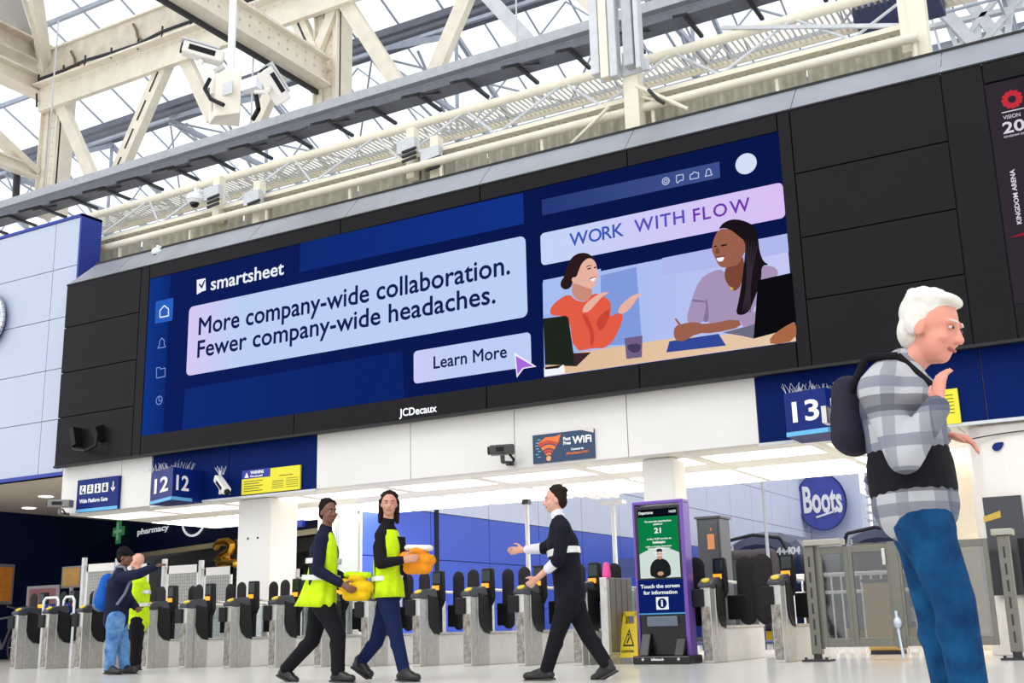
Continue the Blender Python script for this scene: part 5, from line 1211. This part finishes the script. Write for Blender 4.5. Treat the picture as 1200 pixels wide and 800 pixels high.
# wet floor sign
a = atz(742, 777); t = thing('wet_floor_sign', (a.x, a.y, 0), 'yellow folding wet floor sign leaning beside the kiosk', 'sign')
YP_ = mat('yellow plastic', (240, 212, 40), .4); c = Vector((a.x, a.y, 0)); hz = .62
for s in (-1, 1):
    pf = [(c.x-.15, c.y+s*.17, .0), (c.x+.15, c.y+s*.17, 0), (c.x+.1, c.y+s*.02, hz), (c.x-.1, c.y+s*.02, hz)]
    V = [Vector(p) for p in pf]; f = lambda u, v: (V[0]*(1-u)+V[1]*u)*(1-v)+(V[3]*(1-u)+V[2]*u)*v
    mb = MB()
    mb.prism([f(.02, .12), f(.98, .12), f(.96, .78), f(.04, .78)], (0, .012, 0)).prism([f(0, 0), f(.16, 0), f(.14, .14), f(.0, .14)], (0, .012, 0)).prism([f(.84, 0), f(1, 0), f(1, .14), f(.86, .14)], (0, .012, 0))
    mb.prism([f(.04, .78), f(.22, .78), f(.2, 1), f(.04, 1)], (0, .012, 0)).prism([f(.78, .78), f(.96, .78), f(.96, 1), f(.8, 1)], (0, .012, 0)).prism([f(.04, .93), f(.96, .93), f(.94, 1.02), f(.06, 1.02)], (0, .012, 0))
    o = mb.build('panel', YP_, t)
    if s < 0:
        up_ = Vector((0, -.004, 0))
        tri = [f(.22, .34)+up_, f(.8, .34)+up_, f(.5, .68)+up_]; MB().prism(tri, (0, .003, 0)).build('triangle', INK, t)
        cc = sum(tri, Vector())/3; MB().prism([cc+(p-cc)*.72-Vector((0, .003, 0)) for p in tri], (0, .003, 0)).build('triangle_inner', YP_, t)
        MB().bar(f(.44, .4)+up_*2.5, f(.56, .52)+up_*2.5, .012, .02).ball(f(.5, .56)+up_*2.5, .012).build('slip_figure', INK, t)
        x0 = f(.2, .22); text('CAUTION', 'lettering', INK, t, x0+up_, X1, Z1, .16, .03, bold=.02)

# ------------------------------------------------------------------ people
def cloth(name, rgb, rough=.8, nz=.15, sc=14, rgb2=None): return mat(name, rgb, rough, 0, nz, sc, .25, 160, rgb2, spec=.12)
def skinm(name, rgb): 
    m = mat(name, rgb, .5, 0, .08, 20, .1, 200); m.node_tree.nodes['Principled BSDF'].inputs['Subsurface Weight'].default_value = .08; return m
SHOE = mat('black shoe leather', (24, 22, 24), .4)
def lerp(a, b, t): return a+(b-a)*t
def hand(mb, w, d, n, s=1, curl=.4, flip=1):
    """w wrist, d direction, n palm-normal; fingers curl towards n"""
    d = d.normalized(); n = (n-d*n.dot(d)).normalized(); x = d.cross(n)*flip
    palm = w+d*.05*s; mb.capsule(w+d*.01*s, w+d*.085*s, .03*s, .036*s, 12, side=n, k=.5)
    for i, (o, L) in enumerate(((-.03, .07), (-.01, .08), (.01, .075), (.03, .058))):
        p = w+d*.09*s+x*o*s; q = p+(d*math.cos(curl*.6)+n*math.sin(curl*.6))*L*.5*s; r = q+(d*math.cos(curl*1.8)+n*math.sin(curl*1.8))*L*.5*s
        mb.capsule(p, q, .0105*s, .0095*s, 8).capsule(q, r, .0095*s, .0075*s, 8)
    p = w+d*.03*s-x*.028*s; q = p+(d*.7-x*.7)*.045*s; r = q+(d*.9-x*.2+n*.3).normalized()*.035*s
    mb.capsule(p, q, .013*s, .0115*s, 8).capsule(q, r, .0115*s, .009*s, 8)
def person(J, label, skin, group=None, fdir=(1, 0, 0), vox=.012, face_up=0, hs=1.0, hair=None, hairstyle='short', hand_dirs=None, female=False, curl=(.5, .5), name='person', look=None):
    """J: joints. every figure: continuous skin body, then clothes as children"""
    base = Vector(((J['an_l'].x+J['an_r'].x)/2, (J['an_l'].y+J['an_r'].y)/2, 0))
    t = thing(name, base, label, 'person', group)
    F = Vector(fdir).normalized(); H = J['head']; up = (H-J['neck']).normalized()
    up = (up*.4+Z1*.6).normalized(); Fh = (Vector(look) if look else F); Fh = (Fh-up*Fh.dot(up)).normalized(); S = Fh.cross(up)
    mb = MB(); R = lambda k: k
    sd_ = (J['sh_l']-J['sh_r']).normalized()
    chest = lerp(J['pelvis'], J['neck'], .68); waist = lerp(J['pelvis'], J['neck'], .3)
    mb.capsule(J['pelvis'], waist, .125, .115, 20, side=sd_, k=1.3); mb.capsule(waist, chest, .115, .13, 20, side=sd_, k=1.3)
    mb.capsule(chest, lerp(chest, J['neck'], .7), .13, .09, 20, side=sd_, k=1.5)
    mb.capsule(lerp(chest, J['neck'], .8), H-up*.06*hs, .058, .052, 14)
    for s in 'lr':
        mb.capsule(lerp(J['neck'], J['sh_'+s], .3), J['sh_'+s], .06, .058); mb.capsule(J['sh_'+s], J['el_'+s], .05, .04); mb.capsule(J['el_'+s], J['wr_'+s], .04, .027)
        mb.capsule(J['hip_'+s], J['kn_'+s], .088, .058); mb.capsule(J['kn_'+s], J['an_'+s], .056, .038)
        fd = (J['toe_'+s]-J['an_'+s]).normalized(); mb.capsule(J['an_'+s], J['toe_'+s], .038, .03)
        hd = hand_dirs.get(s) if hand_dirs else None
        d = (J['wr_'+s]-J['el_'+s]).normalized(); d = Vector(hd[0]).normalized() if hd else d
        nn = Vector(hd[1]) if hd else (F*.3-sd_*(1 if s == 'l' else -1))
        hand(mb, J['wr_'+s], d, nn, 1.0, curl[0 if s == 'l' else 1], 1 if s == 'l' else -1)
    # head
    M = Matrix((S, Fh, up)).transposed(); h = hs
    hp_ = lambda x, y, z: H+(S*x+Fh*y+up*z)*h
    mb.ball(hp_(0, -.012, .03), .076*h, .095*h, .09*h, M, 18, 12); mb.ball(hp_(0, .02, -.035), .062*h, .075*h, .085*h, M, 16, 10)
    mb.ball(hp_(0, .05, -.085), .035*h, .035*h, .03*h, M, 12, 8)
    mb.capsule(hp_(0, .088, .01), hp_(0, .108, -.028), .010*h, .016*h, 8); mb.ball(hp_(0, .1, -.032), .019*h, .014*h, .011*h, M, 10, 6)
    mb.capsule(hp_(-.035, .08, .028), hp_(.035, .08, .028), .011*h, .011*h, 8)
    for sx in (-1, 1): mb.ball(hp_(sx*.078, -.005, -.01), .011*h, .022*h, .034*h, M, 10, 8); mb.ball(hp_(sx*.038, .068, -.03), .02*h, .02*h, .02*h, M, 10, 6)
    body = mb.build('body', skin, t, remesh=vox*.7, smooth_it=2)
    for sx in (-1, 1):
        e = MB().ball(hp_(sx*.032, .083, .008), .0115*h, .0085*h, .0062*h, M, 10, 8).build('eye', mat('eye white', (205, 196, 190), .2), t)
        MB().ball(hp_(sx*.032, .0915, .008), .006*h, .003*h, .006*h, M, 8, 6).build('iris', mat('dark iris', (40, 30, 24), .2), e)
        MB().capsule(hp_(sx*.018, .093, .032), hp_(sx*.05, .083, .03), .004*h, .003*h, 6).build('eyebrow', hair or INK, t)
    MB().capsule(hp_(-.02, .088, -.063), hp_(.02, .088, -.063), .006*h, .006*h, 8).build('mouth', mat('lips', (164, 84, 78), .5), t)
    if hair:
        mb = MB(); mb.ball(hp_(0, -.034, .054), .085*h, .094*h, .086*h, M, 18, 12).ball(hp_(0, -.06, -.01), .07*h, .06*h, .075*h, M, 14, 10)
        rr_ = random.Random(3)
        for q in range(26):
            th = rr_.uniform(0, 6.28); ph_ = rr_.uniform(.15, 1.25); mb.ball(hp_(.08*math.sin(ph_)*math.cos(th), -.036+.09*math.sin(ph_)*math.sin(th), .054+.08*math.cos(ph_)), .024*h, .024*h, .018*h, M, 8, 6)
        for sx in (-1, 1): mb.ball(hp_(sx*.07, -.03, .02), .022*h, .04*h, .06*h, M, 12, 8)
        if hairstyle == 'fluffy': mb.ball(hp_(0, .028, .105), .072*h, .055*h, .028*h, M, 14, 8).ball(hp_(0, -.03, .085), .088*h, .09*h, .06*h, M, 14, 8)
        if hairstyle == 'long':
            mb.capsule(hp_(0, -.07, 0), hp_(0, -.07, -.2), .07*h, .045*h, 12, side=S, k=1.3)
            for sx in (-1, 1): mb.capsule(hp_(sx*.078, -.02, .03), hp_(sx*.085, .0, -.17), .03*h, .022*h, 10)
        mb.build('hair', hair, t, remesh=vox*.7, smooth_it=1)
    t['_'] = 0; del t['_']
    t_info = dict(t=t, J=J, sd=sd_, chest=chest, waist=waist, F=F, up=up, H=H, S=S, hp=hp_, M=M, Fh=Fh)
    return t_info
def trousers(P, m, vox=.014, fat=1.0, hem=.05):
    J = P['J']; mb = MB(); mb.capsule(J['pelvis'], P['waist'], .14*fat, .128*fat, 20, side=P['sd'], k=1.28)
    for s in 'lr':
        a = lerp(J['an_'+s], J['kn_'+s], hem); mb.capsule(lerp(J['hip_'+s], J['pelvis'], .3), lerp(J['hip_'+s], J['kn_'+s], .3), .115*fat, .108*fat); mb.capsule(J['hip_'+s], J['kn_'+s], .108*fat, .076*fat); mb.capsule(J['kn_'+s], a, .075*fat, .062*fat)
        k = J['kn_'+s]; mb.ball(k, .077*fat).ball(lerp(k, a, .25)-P['F']*.01, .074*fat)
        for q in (.8, .92): mb.ball(lerp(k, a, q), .07*fat, .07*fat, .03)
    return mb.build('trousers', m, P['t'], remesh=vox, smooth_it=1)
def top(P, m, name='jacket', vox=.013, fat=1.0, sleeves=(1, 1), length=0.0, collar=True):
    J = P['J']; mb = MB(); lo = J['pelvis']+(J['pelvis']-P['waist']).normalized()*length
    mb.capsule(lo, P['waist'], .148*fat, .138*fat, 20, side=P['sd'], k=1.28); mb.capsule(P['waist'], P['chest'], .138*fat, .15*fat, 20, side=P['sd'], k=1.3)
    mb.capsule(P['chest'], lerp(P['chest'], J['neck'], .65), .15*fat, .105*fat, 20, side=P['sd'], k=1.5)
    if collar: mb.capsule(lerp(P['chest'], J['neck'], .9), lerp(J['neck'], J['head'], .18), .075, .068, 14)
    for s, L in zip('lr', sleeves):
        mb.capsule(lerp(J['neck'], J['sh_'+s], .35), J['sh_'+s], .078*fat, .076*fat)
        if L > 0: mb.capsule(J['sh_'+s], lerp(J['sh_'+s], J['el_'+s], min(L*2, 1)), .07*fat, .06*fat)
        if L > .5: mb.capsule(J['el_'+s], lerp(J['el_'+s], J['wr_'+s], (L-.5)*2*.93), .06*fat, .045*fat); mb.ball(lerp(J['el_'+s], J['wr_'+s], .12), .06*fat)
    return mb.build(name, m, P['t'], remesh=vox, smooth_it=1)
def skirted(P, m, secs, name, vox=0, folds=9, amp=.025):
    """open hemmed garment: rings from hem to shoulder; secs = (t along pelvis-neck, radius, side factor, forward offset)"""
    J = P['J']; ax = (J['neck']-J['pelvis']); L = ax.length; ax.normalize(); s = P['sd']; s = (s-ax*s.dot(ax)).normalized(); f = P['F']; f = (f-ax*f.dot(ax)).normalized()
    N = 48; vs = []; mb = MB()
    for si, (t_, r_, k_, o_) in enumerate(secs):
        w_ = amp*(1-si/(len(secs)-1))
        for q in range(N):
            th = 2*math.pi*q/N; rr = r_*(1+w_*4*math.sin(folds*th+.5*si)+w_*2*math.sin(4*th+1))
            vs.append(J['pelvis']+ax*(L*t_)+f*o_+s*(rr*k_*math.cos(th))+f*(rr*math.sin(th)))
    M_ = len(secs); inner = [v.copy() for v in vs]
    cen = [J['pelvis']+ax*(L*t_)+f*o_ for t_, r_, k_, o_ in secs]
    for i in range(M_):
        for q in range(N): inner[i*N+q] = cen[i]+(inner[i*N+q]-cen[i])*.93
    fs = []; O = M_*N
    for i in range(M_-1):
        for q in range(N):
            a, b = i*N+q, i*N+(q+1) % N; fs.append((a, b, b+N, a+N)); fs.append((O+a, O+a+N, O+b+N, O+b))
    for q in range(N):
        a, b = q, (q+1) % N; fs.append((b, a, O+a, O+b)); a += (M_-1)*N; b += (M_-1)*N; fs.append((a, b, O+b, O+a))
    mb.add(vs+inner, fs, True); return mb.build(name, m, P['t'])
def shoes(P, m=SHOE, h=1.0):
    J = P['J']
    for s in 'lr':
        a = J['an_'+s]; tt = J['toe_'+s]; d = (tt-a); d2 = Vector((d.x, d.y, 0)).normalized(); dd = d.normalized(); heel = a-d2*.035-Z1*.03
        mb = MB(); mb.capsule(a+Z1*.02, a-Z1*.01, .055*h, .055*h); mb.capsule(heel, tt, .048*h, .042*h, 14, side=Z1, k=.9); mb.capsule(a, lerp(a, tt, .6), .05*h, .04*h)
        sh_ = mb.build('shoe', m, P['t'], remesh=.011, smooth_it=1)
        k = -.048*h; n_ = dd.cross(Vector((-d2.y, d2.x, 0)));
        if n_.z > 0: n_ = -n_
        MB().bar(heel+n_*.042-dd*.03, tt+n_*.036+dd*.03, .085*h, .018, up=n_).build('sole', mat('shoe sole', (52, 50, 50), .7), sh_)
def band(P, a, b, r, k, m, name='reflective_band', side=None):
    """flat ring around torso between axis points a and b"""
    return MB().capsule(a, b, r, r, 24, side=side or P['sd'], k=k, caps=2).build(name, m, P['t'])
def ringband(P, c, ax, r, k, w, m, name='reflective_band'):
    mb = MB(); ax = ax.normalized(); s = P['sd']; s = (s-ax*s.dot(ax)).normalized(); f = ax.cross(s); N = 28; vs = []
    for q in range(N):
        th = 2*math.pi*q/N; o = s*(r*k*math.cos(th))+f*(r*math.sin(th)); vs += [c+o-ax*w/2, c+o+ax*w/2]
    mb.add(vs, [(2*q, (2*q+2) % (2*N), (2*q+3) % (2*N), 2*q+1) for q in range(N)], True)
    return mb.build(name, m, P['t'])
def jp(Y0, **k):
    return {n: aty(v[0], v[1], Y0+(v[2] if len(v) > 2 else 0)) for n, v in k.items()}
REFL = mat('silver reflective tape', (222, 224, 222), .3, .3); LIME = cloth('lime high visibility fabric', (206, 240, 30)); LIME.node_tree.nodes['Principled BSDF'].inputs['Emission Color'].default_value = lin((206, 240, 30)); LIME.node_tree.nodes['Principled BSDF'].inputs['Emission Strength'].default_value = 0.0

# --- big striding man, right foreground
PL = bpy.data.materials.new('grey check shirt'); PL.use_nodes = True
def plaid(m):
    t = m.node_tree; b = t.nodes['Principled BSDF']; b.inputs['Roughness'].default_value = .8
    tc = t.nodes.new('ShaderNodeTexCoord'); sx = t.nodes.new('ShaderNodeSeparateXYZ'); t.links.new(tc.outputs['Object'], sx.inputs[0])
    last = None
    base = t.nodes.new('ShaderNodeRGB'); base.outputs[0].default_value = lin((176, 177, 182)); last = base.outputs[0]
    for ax, fq, lo, col in ((2, 52, .35, (92, 96, 116)), (0, 46, .45, (120, 122, 134)), (2, 21, .75, (46, 46, 56)), (0, 19, .8, (70, 76, 100))):
        ml = t.nodes.new('ShaderNodeMath'); ml.operation = 'MULTIPLY'; ml.inputs[1].default_value = fq; t.links.new(sx.outputs[ax], ml.inputs[0])
        sn = t.nodes.new('ShaderNodeMath'); sn.operation = 'SINE'; t.links.new(ml.outputs[0], sn.inputs[0])
        gt = t.nodes.new('ShaderNodeMath'); gt.operation = 'GREATER_THAN'; gt.inputs[1].default_value = lo; t.links.new(sn.outputs[0], gt.inputs[0])
        mf = t.nodes.new('ShaderNodeMath'); mf.operation = 'MULTIPLY'; mf.inputs[1].default_value = .65; t.links.new(gt.outputs[0], mf.inputs[0])
        mx = t.nodes.new('ShaderNodeMixRGB'); t.links.new(mf.outputs[0], mx.inputs[0]); t.links.new(last, mx.inputs[1]); mx.inputs[2].default_value = lin(col); last = mx.outputs[0]
    t.links.new(last, b.inputs['Base Color'])
plaid(PL)
J = jp(4.7, head=(1092, 386), neck=(1050, 436), sh_l=(1026, 458, .2), sh_r=(1030, 458, -.2), el_r=(1060, 535, -.27), wr_r=(1100, 474, -.26), el_l=(1062, 540, .24), wr_l=(1104, 508, .16),
       pelvis=(1070, 572), hip_l=(1072, 588, .09), hip_r=(1072, 588, -.09), kn_r=(1118, 705, -.09), kn_l=(1096, 712, .1), an_r=(1142, 836, -.1), an_l=(1120, 836, .1), toe_r=(1192, 856, -.1), toe_l=(1168, 856, .1))
for s in 'lr':
    J['an_'+s].z = .09; J['toe_'+s].z = .045
P = person(J, 'white-haired man in grey checked shirt and blue jeans striding right in the foreground', skinm('ruddy skin', (222, 150, 130)), fdir=(1, 0, 0), vox=.011, hair=cloth('white hair', (226, 222, 214), .9, .1, 30), hairstyle='fluffy', hand_dirs={'r': ((.1, .2, 1), (.6, .6, 0)), 'l': ((1, .1, -.35), (0, .1, -1))}, look=(1, -.3, -.3), hs=1.16)
JEAN = cloth('blue denim', (20, 78, 124), .85, .35, 7, (10, 44, 84)); trousers(P, JEAN, .012, 1.05); shoes(P, h=1.1)
top(P, PL, 'shirt', .012, 1.12, (1, 1), .06); BLKC = cloth('black cloth', (26, 25, 30)); 
# dark gilet hem / bag round the waist and over the shoulder
J = P['J']; mb = MB(); a = lerp(J['pelvis'], J['neck'], .06); mb.capsule(lerp(J['pelvis'], J['neck'], -.02), lerp(J['pelvis'], J['neck'], .2), .168, .166, 24, side=P['sd'], k=1.26, caps=2)
mb.build('tied_jacket', BLKC, P['t'], remesh=.013, smooth_it=1)
bc = lerp(J['pelvis'], J['neck'], .66)-P['F']*.2+Z1*.0
t = thing('rucksack', bc, 'dark rucksack on the back of the striding white-haired man', 'bag')
mb = MB().capsule(bc-Z1*.08+X1*.0, bc+Z1*.1+X1*.0, .085, .07, 16, side=(0, 1, 0), k=1.5).capsule(bc-Z1*.09-X1*.04, bc-Z1*.0-X1*.04, .05, .045, 12, side=(0, 1, 0), k=1.5)
mb.build('pack', cloth('dark slate pack', (46, 42, 58)), t, remesh=.012, smooth_it=1)
def strap(P, bc, m, r_, low):
    J = P['J']
    for q in 'lr':
        k = lerp(J['neck'], J['sh_'+q], .62); ch = lerp(P['chest'], J['sh_'+q], .55)+P['F']*.15; wa = lerp(P['waist'], J['pelvis'], .1)+P['sd']*(.19 if q == 'l' else -.19)
        ax_ = (J['neck']-J['pelvis']).normalized()
        MB().path([bc+ax_*.12+P['F']*.04+(J['sh_'+q]-J['neck'])*.4, k+ax_*.115-P['F']*.06, k+ax_*.105+P['F']*.06, ch+P['F']*.04, lerp(ch, wa, .55)+P['F']*.05, wa, bc-ax_*low+P['F']*.02], r_).build('strap', m, bpy.data.objects[t.name])
strap(P, bc, BLKC, .016, .1)
MB().box(bc.x-.11, bc.x-.09, bc.y-.04, bc.y+.04, bc.z-.02, bc.z+.05).build('buckle', STEEL, t)

# --- man in flaring yellow vest
J = jp(9.2, head=(385, 600), neck=(381, 623), sh_l=(379, 633, .17), sh_r=(377, 634, -.17), el_r=(372, 668, -.26), wr_r=(400, 684, -.2), el_l=(384, 668, .2), wr_l=(412, 682, .1),
       pelvis=(377, 700), hip_l=(377, 704, .08), hip_r=(377, 704, -.08), kn_r=(396, 744, -.08), kn_l=(366, 750, .08), an_r=(396, 788, -.08), an_l=(334, 785, .08), toe_r=(412, 795, -.08), toe_l=(346, 796, .08))
J['an_r'].z = .08; J['toe_r'].z = .04
P = person(J, 'walker in a flaring yellow high visibility vest and black trousers carrying a yellow coat', skinm('brown skin', (120, 76, 60)), fdir=(1, 0, 0), hair=cloth('dark hair', (34, 26, 24), .9), look=(1, -.3, 0))
NVC = cloth('navy work cloth', (26, 30, 52)); trousers(P, BLKC, fat=1.05); top(P, NVC, 'jacket', .013, 1.0); shoes(P)
J = P['J']; skirted(P, LIME, [(-.14, .26, 1.0, -.09), (-.02, .24, 1.05, -.06), (.12, .215, 1.1, -.04), (.3, .19, 1.2, -.015), (.5, .178, 1.32, 0), (.68, .172, 1.38, 0), (.82, .155, 1.4, 0), (.93, .12, 1.45, 0), (.99, .085, 1.3, 0)], 'high_visibility_vest', amp=.012)
ax = J['neck']-J['pelvis']; ringband(P, lerp(J['pelvis'], J['neck'], .3)-P['F']*.015, ax, .197, 1.2, .05, REFL); ringband(P, lerp(J['pelvis'], J['neck'], .55), ax, .181, 1.34, .05, REFL)
def bundle(c, lab, m1, m2):
    t = thing('folded_coat', c, lab, 'coat'); mb = MB().capsule(c-X1*.13, c+X1*.14-Z1*.03, .07, .06, 14, side=(0, 1, 0), k=1.3).capsule(c-X1*.1-Z1*.1, c+X1*.1-Z1*.1, .055, .06, 12, side=(0, 1, 0), k=1.2).ball(c+Vector((.02, 0, .06)), .1, .09, .05)
    mb.build('bundle', m1, t, remesh=.012, smooth_it=1); MB().capsule(c+Vector((-.1, 0, .1)), c+Vector((.14, 0, .085)), .032, .03, 12, side=(0, 1, 0), k=2).build('upper_fold', m2, t)
YO = cloth('amber yellow cloth', (240, 196, 30)); OR_ = cloth('orange cloth', (240, 150, 40)); WC = cloth('white cloth', (236, 234, 228))
bundle(lerp(J['wr_r'], J['wr_l'], .5)+Vector((.12, 0, -.02)), 'amber yellow coat bundle held by the walker in the flaring vest', YO, LIME)

# --- woman in lime vest with jeans
J = jp(9.35, head=(456, 591), neck=(454, 616), sh_l=(457, 627, .16), sh_r=(447, 628, -.16), el_r=(446, 660, -.24), wr_r=(472, 656, -.2), el_l=(466, 658, .22), wr_l=(486, 652, .12),
       pelvis=(455, 694), hip_l=(456, 699, .08), hip_r=(454, 699, -.08), kn_r=(464, 744, -.08), kn_l=(441, 752, .08), an_r=(474, 788, -.08), an_l=(422, 776, .08), toe_r=(488, 797, -.08), toe_l=(433, 789, .08))
J['an_r'].z = .08; J['toe_r'].z = .04
P = person(J, 'woman with long dark hair, lime vest over black top and dark jeans walking right', skinm('tan skin', (206, 150, 126)), fdir=(1, 0, 0), hair=cloth('dark brown hair', (40, 26, 24), .8), hairstyle='long', look=(.6, -.8, 0), female=True)
J = P['J']; trousers(P, cloth('dark navy denim', (24, 36, 76)), fat=.95); top(P, BLKC, 'jacket', .013, .95); shoes(P, SHOE, 1.1)
skirted(P, LIME, [(-.08, .185, 1.2, 0), (.08, .178, 1.22, 0), (.3, .165, 1.25, 0), (.5, .162, 1.32, 0), (.68, .158, 1.38, 0), (.82, .145, 1.4, 0), (.92, .115, 1.4, 0)], 'high_visibility_vest', amp=.012)
c_ = lerp(J['pelvis'], J['neck'], .5); MB().bar(lerp(J['pelvis'], J['neck'], -.02)+P['F']*.17-P['sd']*.0, lerp(J['pelvis'], J['neck'], .82)+P['F']*.15, .14, .03, up=P['F']).build('open_front', BLKC, P['t'])
ax = J['neck']-J['pelvis']; ringband(P, lerp(J['pelvis'], J['neck'], .2), ax, .176, 1.24, .045, REFL)
bundle(lerp(J['wr_r'], J['wr_l'], .5)+Vector((.1, 0, 0)), 'orange bundle with white fold held by the long-haired woman', OR_, WC)

# --- person in black walking left
J = jp(9.6, head=(650, 586), neck=(655, 610), sh_l=(660, 622, -.17), sh_r=(661, 622, .17), el_l=(655, 655, -.25), wr_l=(630, 677, -.22), el_r=(640, 642, .22), wr_r=(614, 644, .2),
       pelvis=(668, 694), hip_l=(668, 699, -.08), hip_r=(668, 699, .08), kn_l=(653, 743, -.08), kn_r=(690, 746, .08), an_l=(640, 783, -.08), an_r=(712, 780, .08), toe_l=(618, 795, -.08), toe_r=(697, 794, .08))
J['an_l'].z = .08; J['toe_l'].z = .04
P = person(J, 'person in black with a white reflective stripe walking left before the gates', skinm('fair skin', (214, 160, 140)), fdir=(-1, 0, 0), hair=cloth('short dark hair', (44, 34, 30), .9), look=(-.8, -.6, 0))
J = P['J']; trousers(P, BLKC, fat=1.0); top(P, cloth('black tunic', (24, 24, 36)), 'tunic', .013, 1.0, (.55, .55)); shoes(P)
SLV = cloth('pale lilac shirt sleeve', (226, 224, 238)); 
for s in 'lr': MB().capsule(lerp(J['el_'+s], J['wr_'+s], .02), lerp(J['el_'+s], J['wr_'+s], .82 if s == 'r' else .5), .056, .045).build('shirt_sleeve', SLV, P['t'])
MB().capsule(lerp(J['neck'], J['head'], .02), lerp(J['neck'], J['head'], .3), .072, .066).build('collar', SLV, P['t'])
ax = J['neck']-J['pelvis']; ringband(P, lerp(J['pelvis'], J['neck'], .55), ax, .158, 1.36, .06, REFL)

# --- man with blue rucksack pointing
J = jp(11.03, head=(147, 653), neck=(142, 669), sh_l=(141, 676, .19), sh_r=(139, 677, -.19), el_r=(163, 672, -.26), wr_r=(183, 663, -.22), el_l=(150, 700, .2), wr_l=(160, 712, .1),
       pelvis=(136, 722), hip_l=(138, 725, .09), hip_r=(136, 725, -.09), kn_r=(131, 755, -.08), kn_l=(144, 755, .1), an_r=(128, 785, -.1), an_l=(146, 782, .12), toe_r=(140, 790, -.12), toe_l=(158, 786, .1))
for s in 'lr': J['an_'+s].z = .085; J['toe_'+s].z = .04
P = person(J, 'man in navy jacket and pale jeans pointing right, wearing a dark cap', skinm('brown skin', (120, 76, 60)), fdir=(1, .1, 0), hair=cloth('dark hair', (34, 26, 24), .9), look=(1, .3, 0), hand_dirs={'r': ((1, 0, .15), (0, 0, -1))}, curl=(.5, .1))
J = P['J']; trousers(P, cloth('faded pale denim', (116, 160, 206), .85, .3, 7, (54, 100, 160)), fat=1.12); top(P, cloth('navy anorak', (28, 32, 56)), 'jacket', .014, 1.12, (1, 1), .04); shoes(P)
hp_ = P['hp']; MB().ball(hp_(0, -.02, .06), .1, .115, .07, P['M']).capsule(hp_(-.03, .09, .05), hp_(.03, .09, .05), .035, .035, 10, side=P['up'], k=.3).build('cap', cloth('black cap', (24, 24, 28)), P['t'], remesh=.01, smooth_it=1)
bc = lerp(J['pelvis'], J['neck'], .55)-X1*.27
t = thing('rucksack', bc, 'bright blue and grey rucksack on the pointing man', 'bag')
MB().capsule(bc-Z1*.13, bc+Z1*.16+X1*.05, .13, .09, 16, side=(0, 1, 0), k=1.2).build('pack', cloth('royal blue pack', (34, 96, 190)), t, remesh=.013, smooth_it=1)
MB().capsule(bc-Z1*.16-X1*.04-Y1*.02, bc-Z1*.02-X1*.06-Y1*.02, .1, .085, 14, side=(0, 1, 0), k=1.25).build('front_pocket', cloth('grey pocket', (110, 124, 146)), t, remesh=.013, smooth_it=1)
strap(P, bc, cloth('grey strap', (120, 130, 150)), .018, .14)

# --- person in yellow vest facing him
J = jp(11.9, head=(161, 658), neck=(163, 675), sh_l=(163, 683, -.16), sh_r=(165, 683, .16), el_l=(158, 706, -.22), wr_l=(154, 690, -.18), el_r=(166, 706, .2), wr_r=(152, 704, .12),
       pelvis=(162, 724), hip_l=(161, 727, -.08), hip_r=(163, 727, .08), kn_l=(159, 753, -.09), kn_r=(161, 753, .09), an_l=(157, 779, -.1), an_r=(160, 779, .1), toe_l=(148, 785, -.12), toe_r=(150, 785, .1))
for s in 'lr': J['an_'+s].z = .085; J['toe_'+s].z = .04
P = person(J, 'balding gate attendant in yellow vest and black trousers facing the pointing man', skinm('pink skin', (226, 164, 146)), fdir=(-1, -.2, 0), hair=None)
J = P['J']; trousers(P, BLKC); top(P, LIME, 'high_visibility_jacket', .014, 1.08, (.9, .9), .05); shoes(P)
MB().ball(P['hp'](0, .03, -.08), .06, .065, .05, P['M']).build('beard', cloth('grey beard', (150, 136, 124)), P['t'])
ax = J['neck']-J['pelvis']; ringband(P, lerp(J['pelvis'], J['neck'], .3), ax, .162, 1.33, .05, REFL); ringband(P, lerp(J['pelvis'], J['neck'], .6), ax, .17, 1.36, .05, REFL)
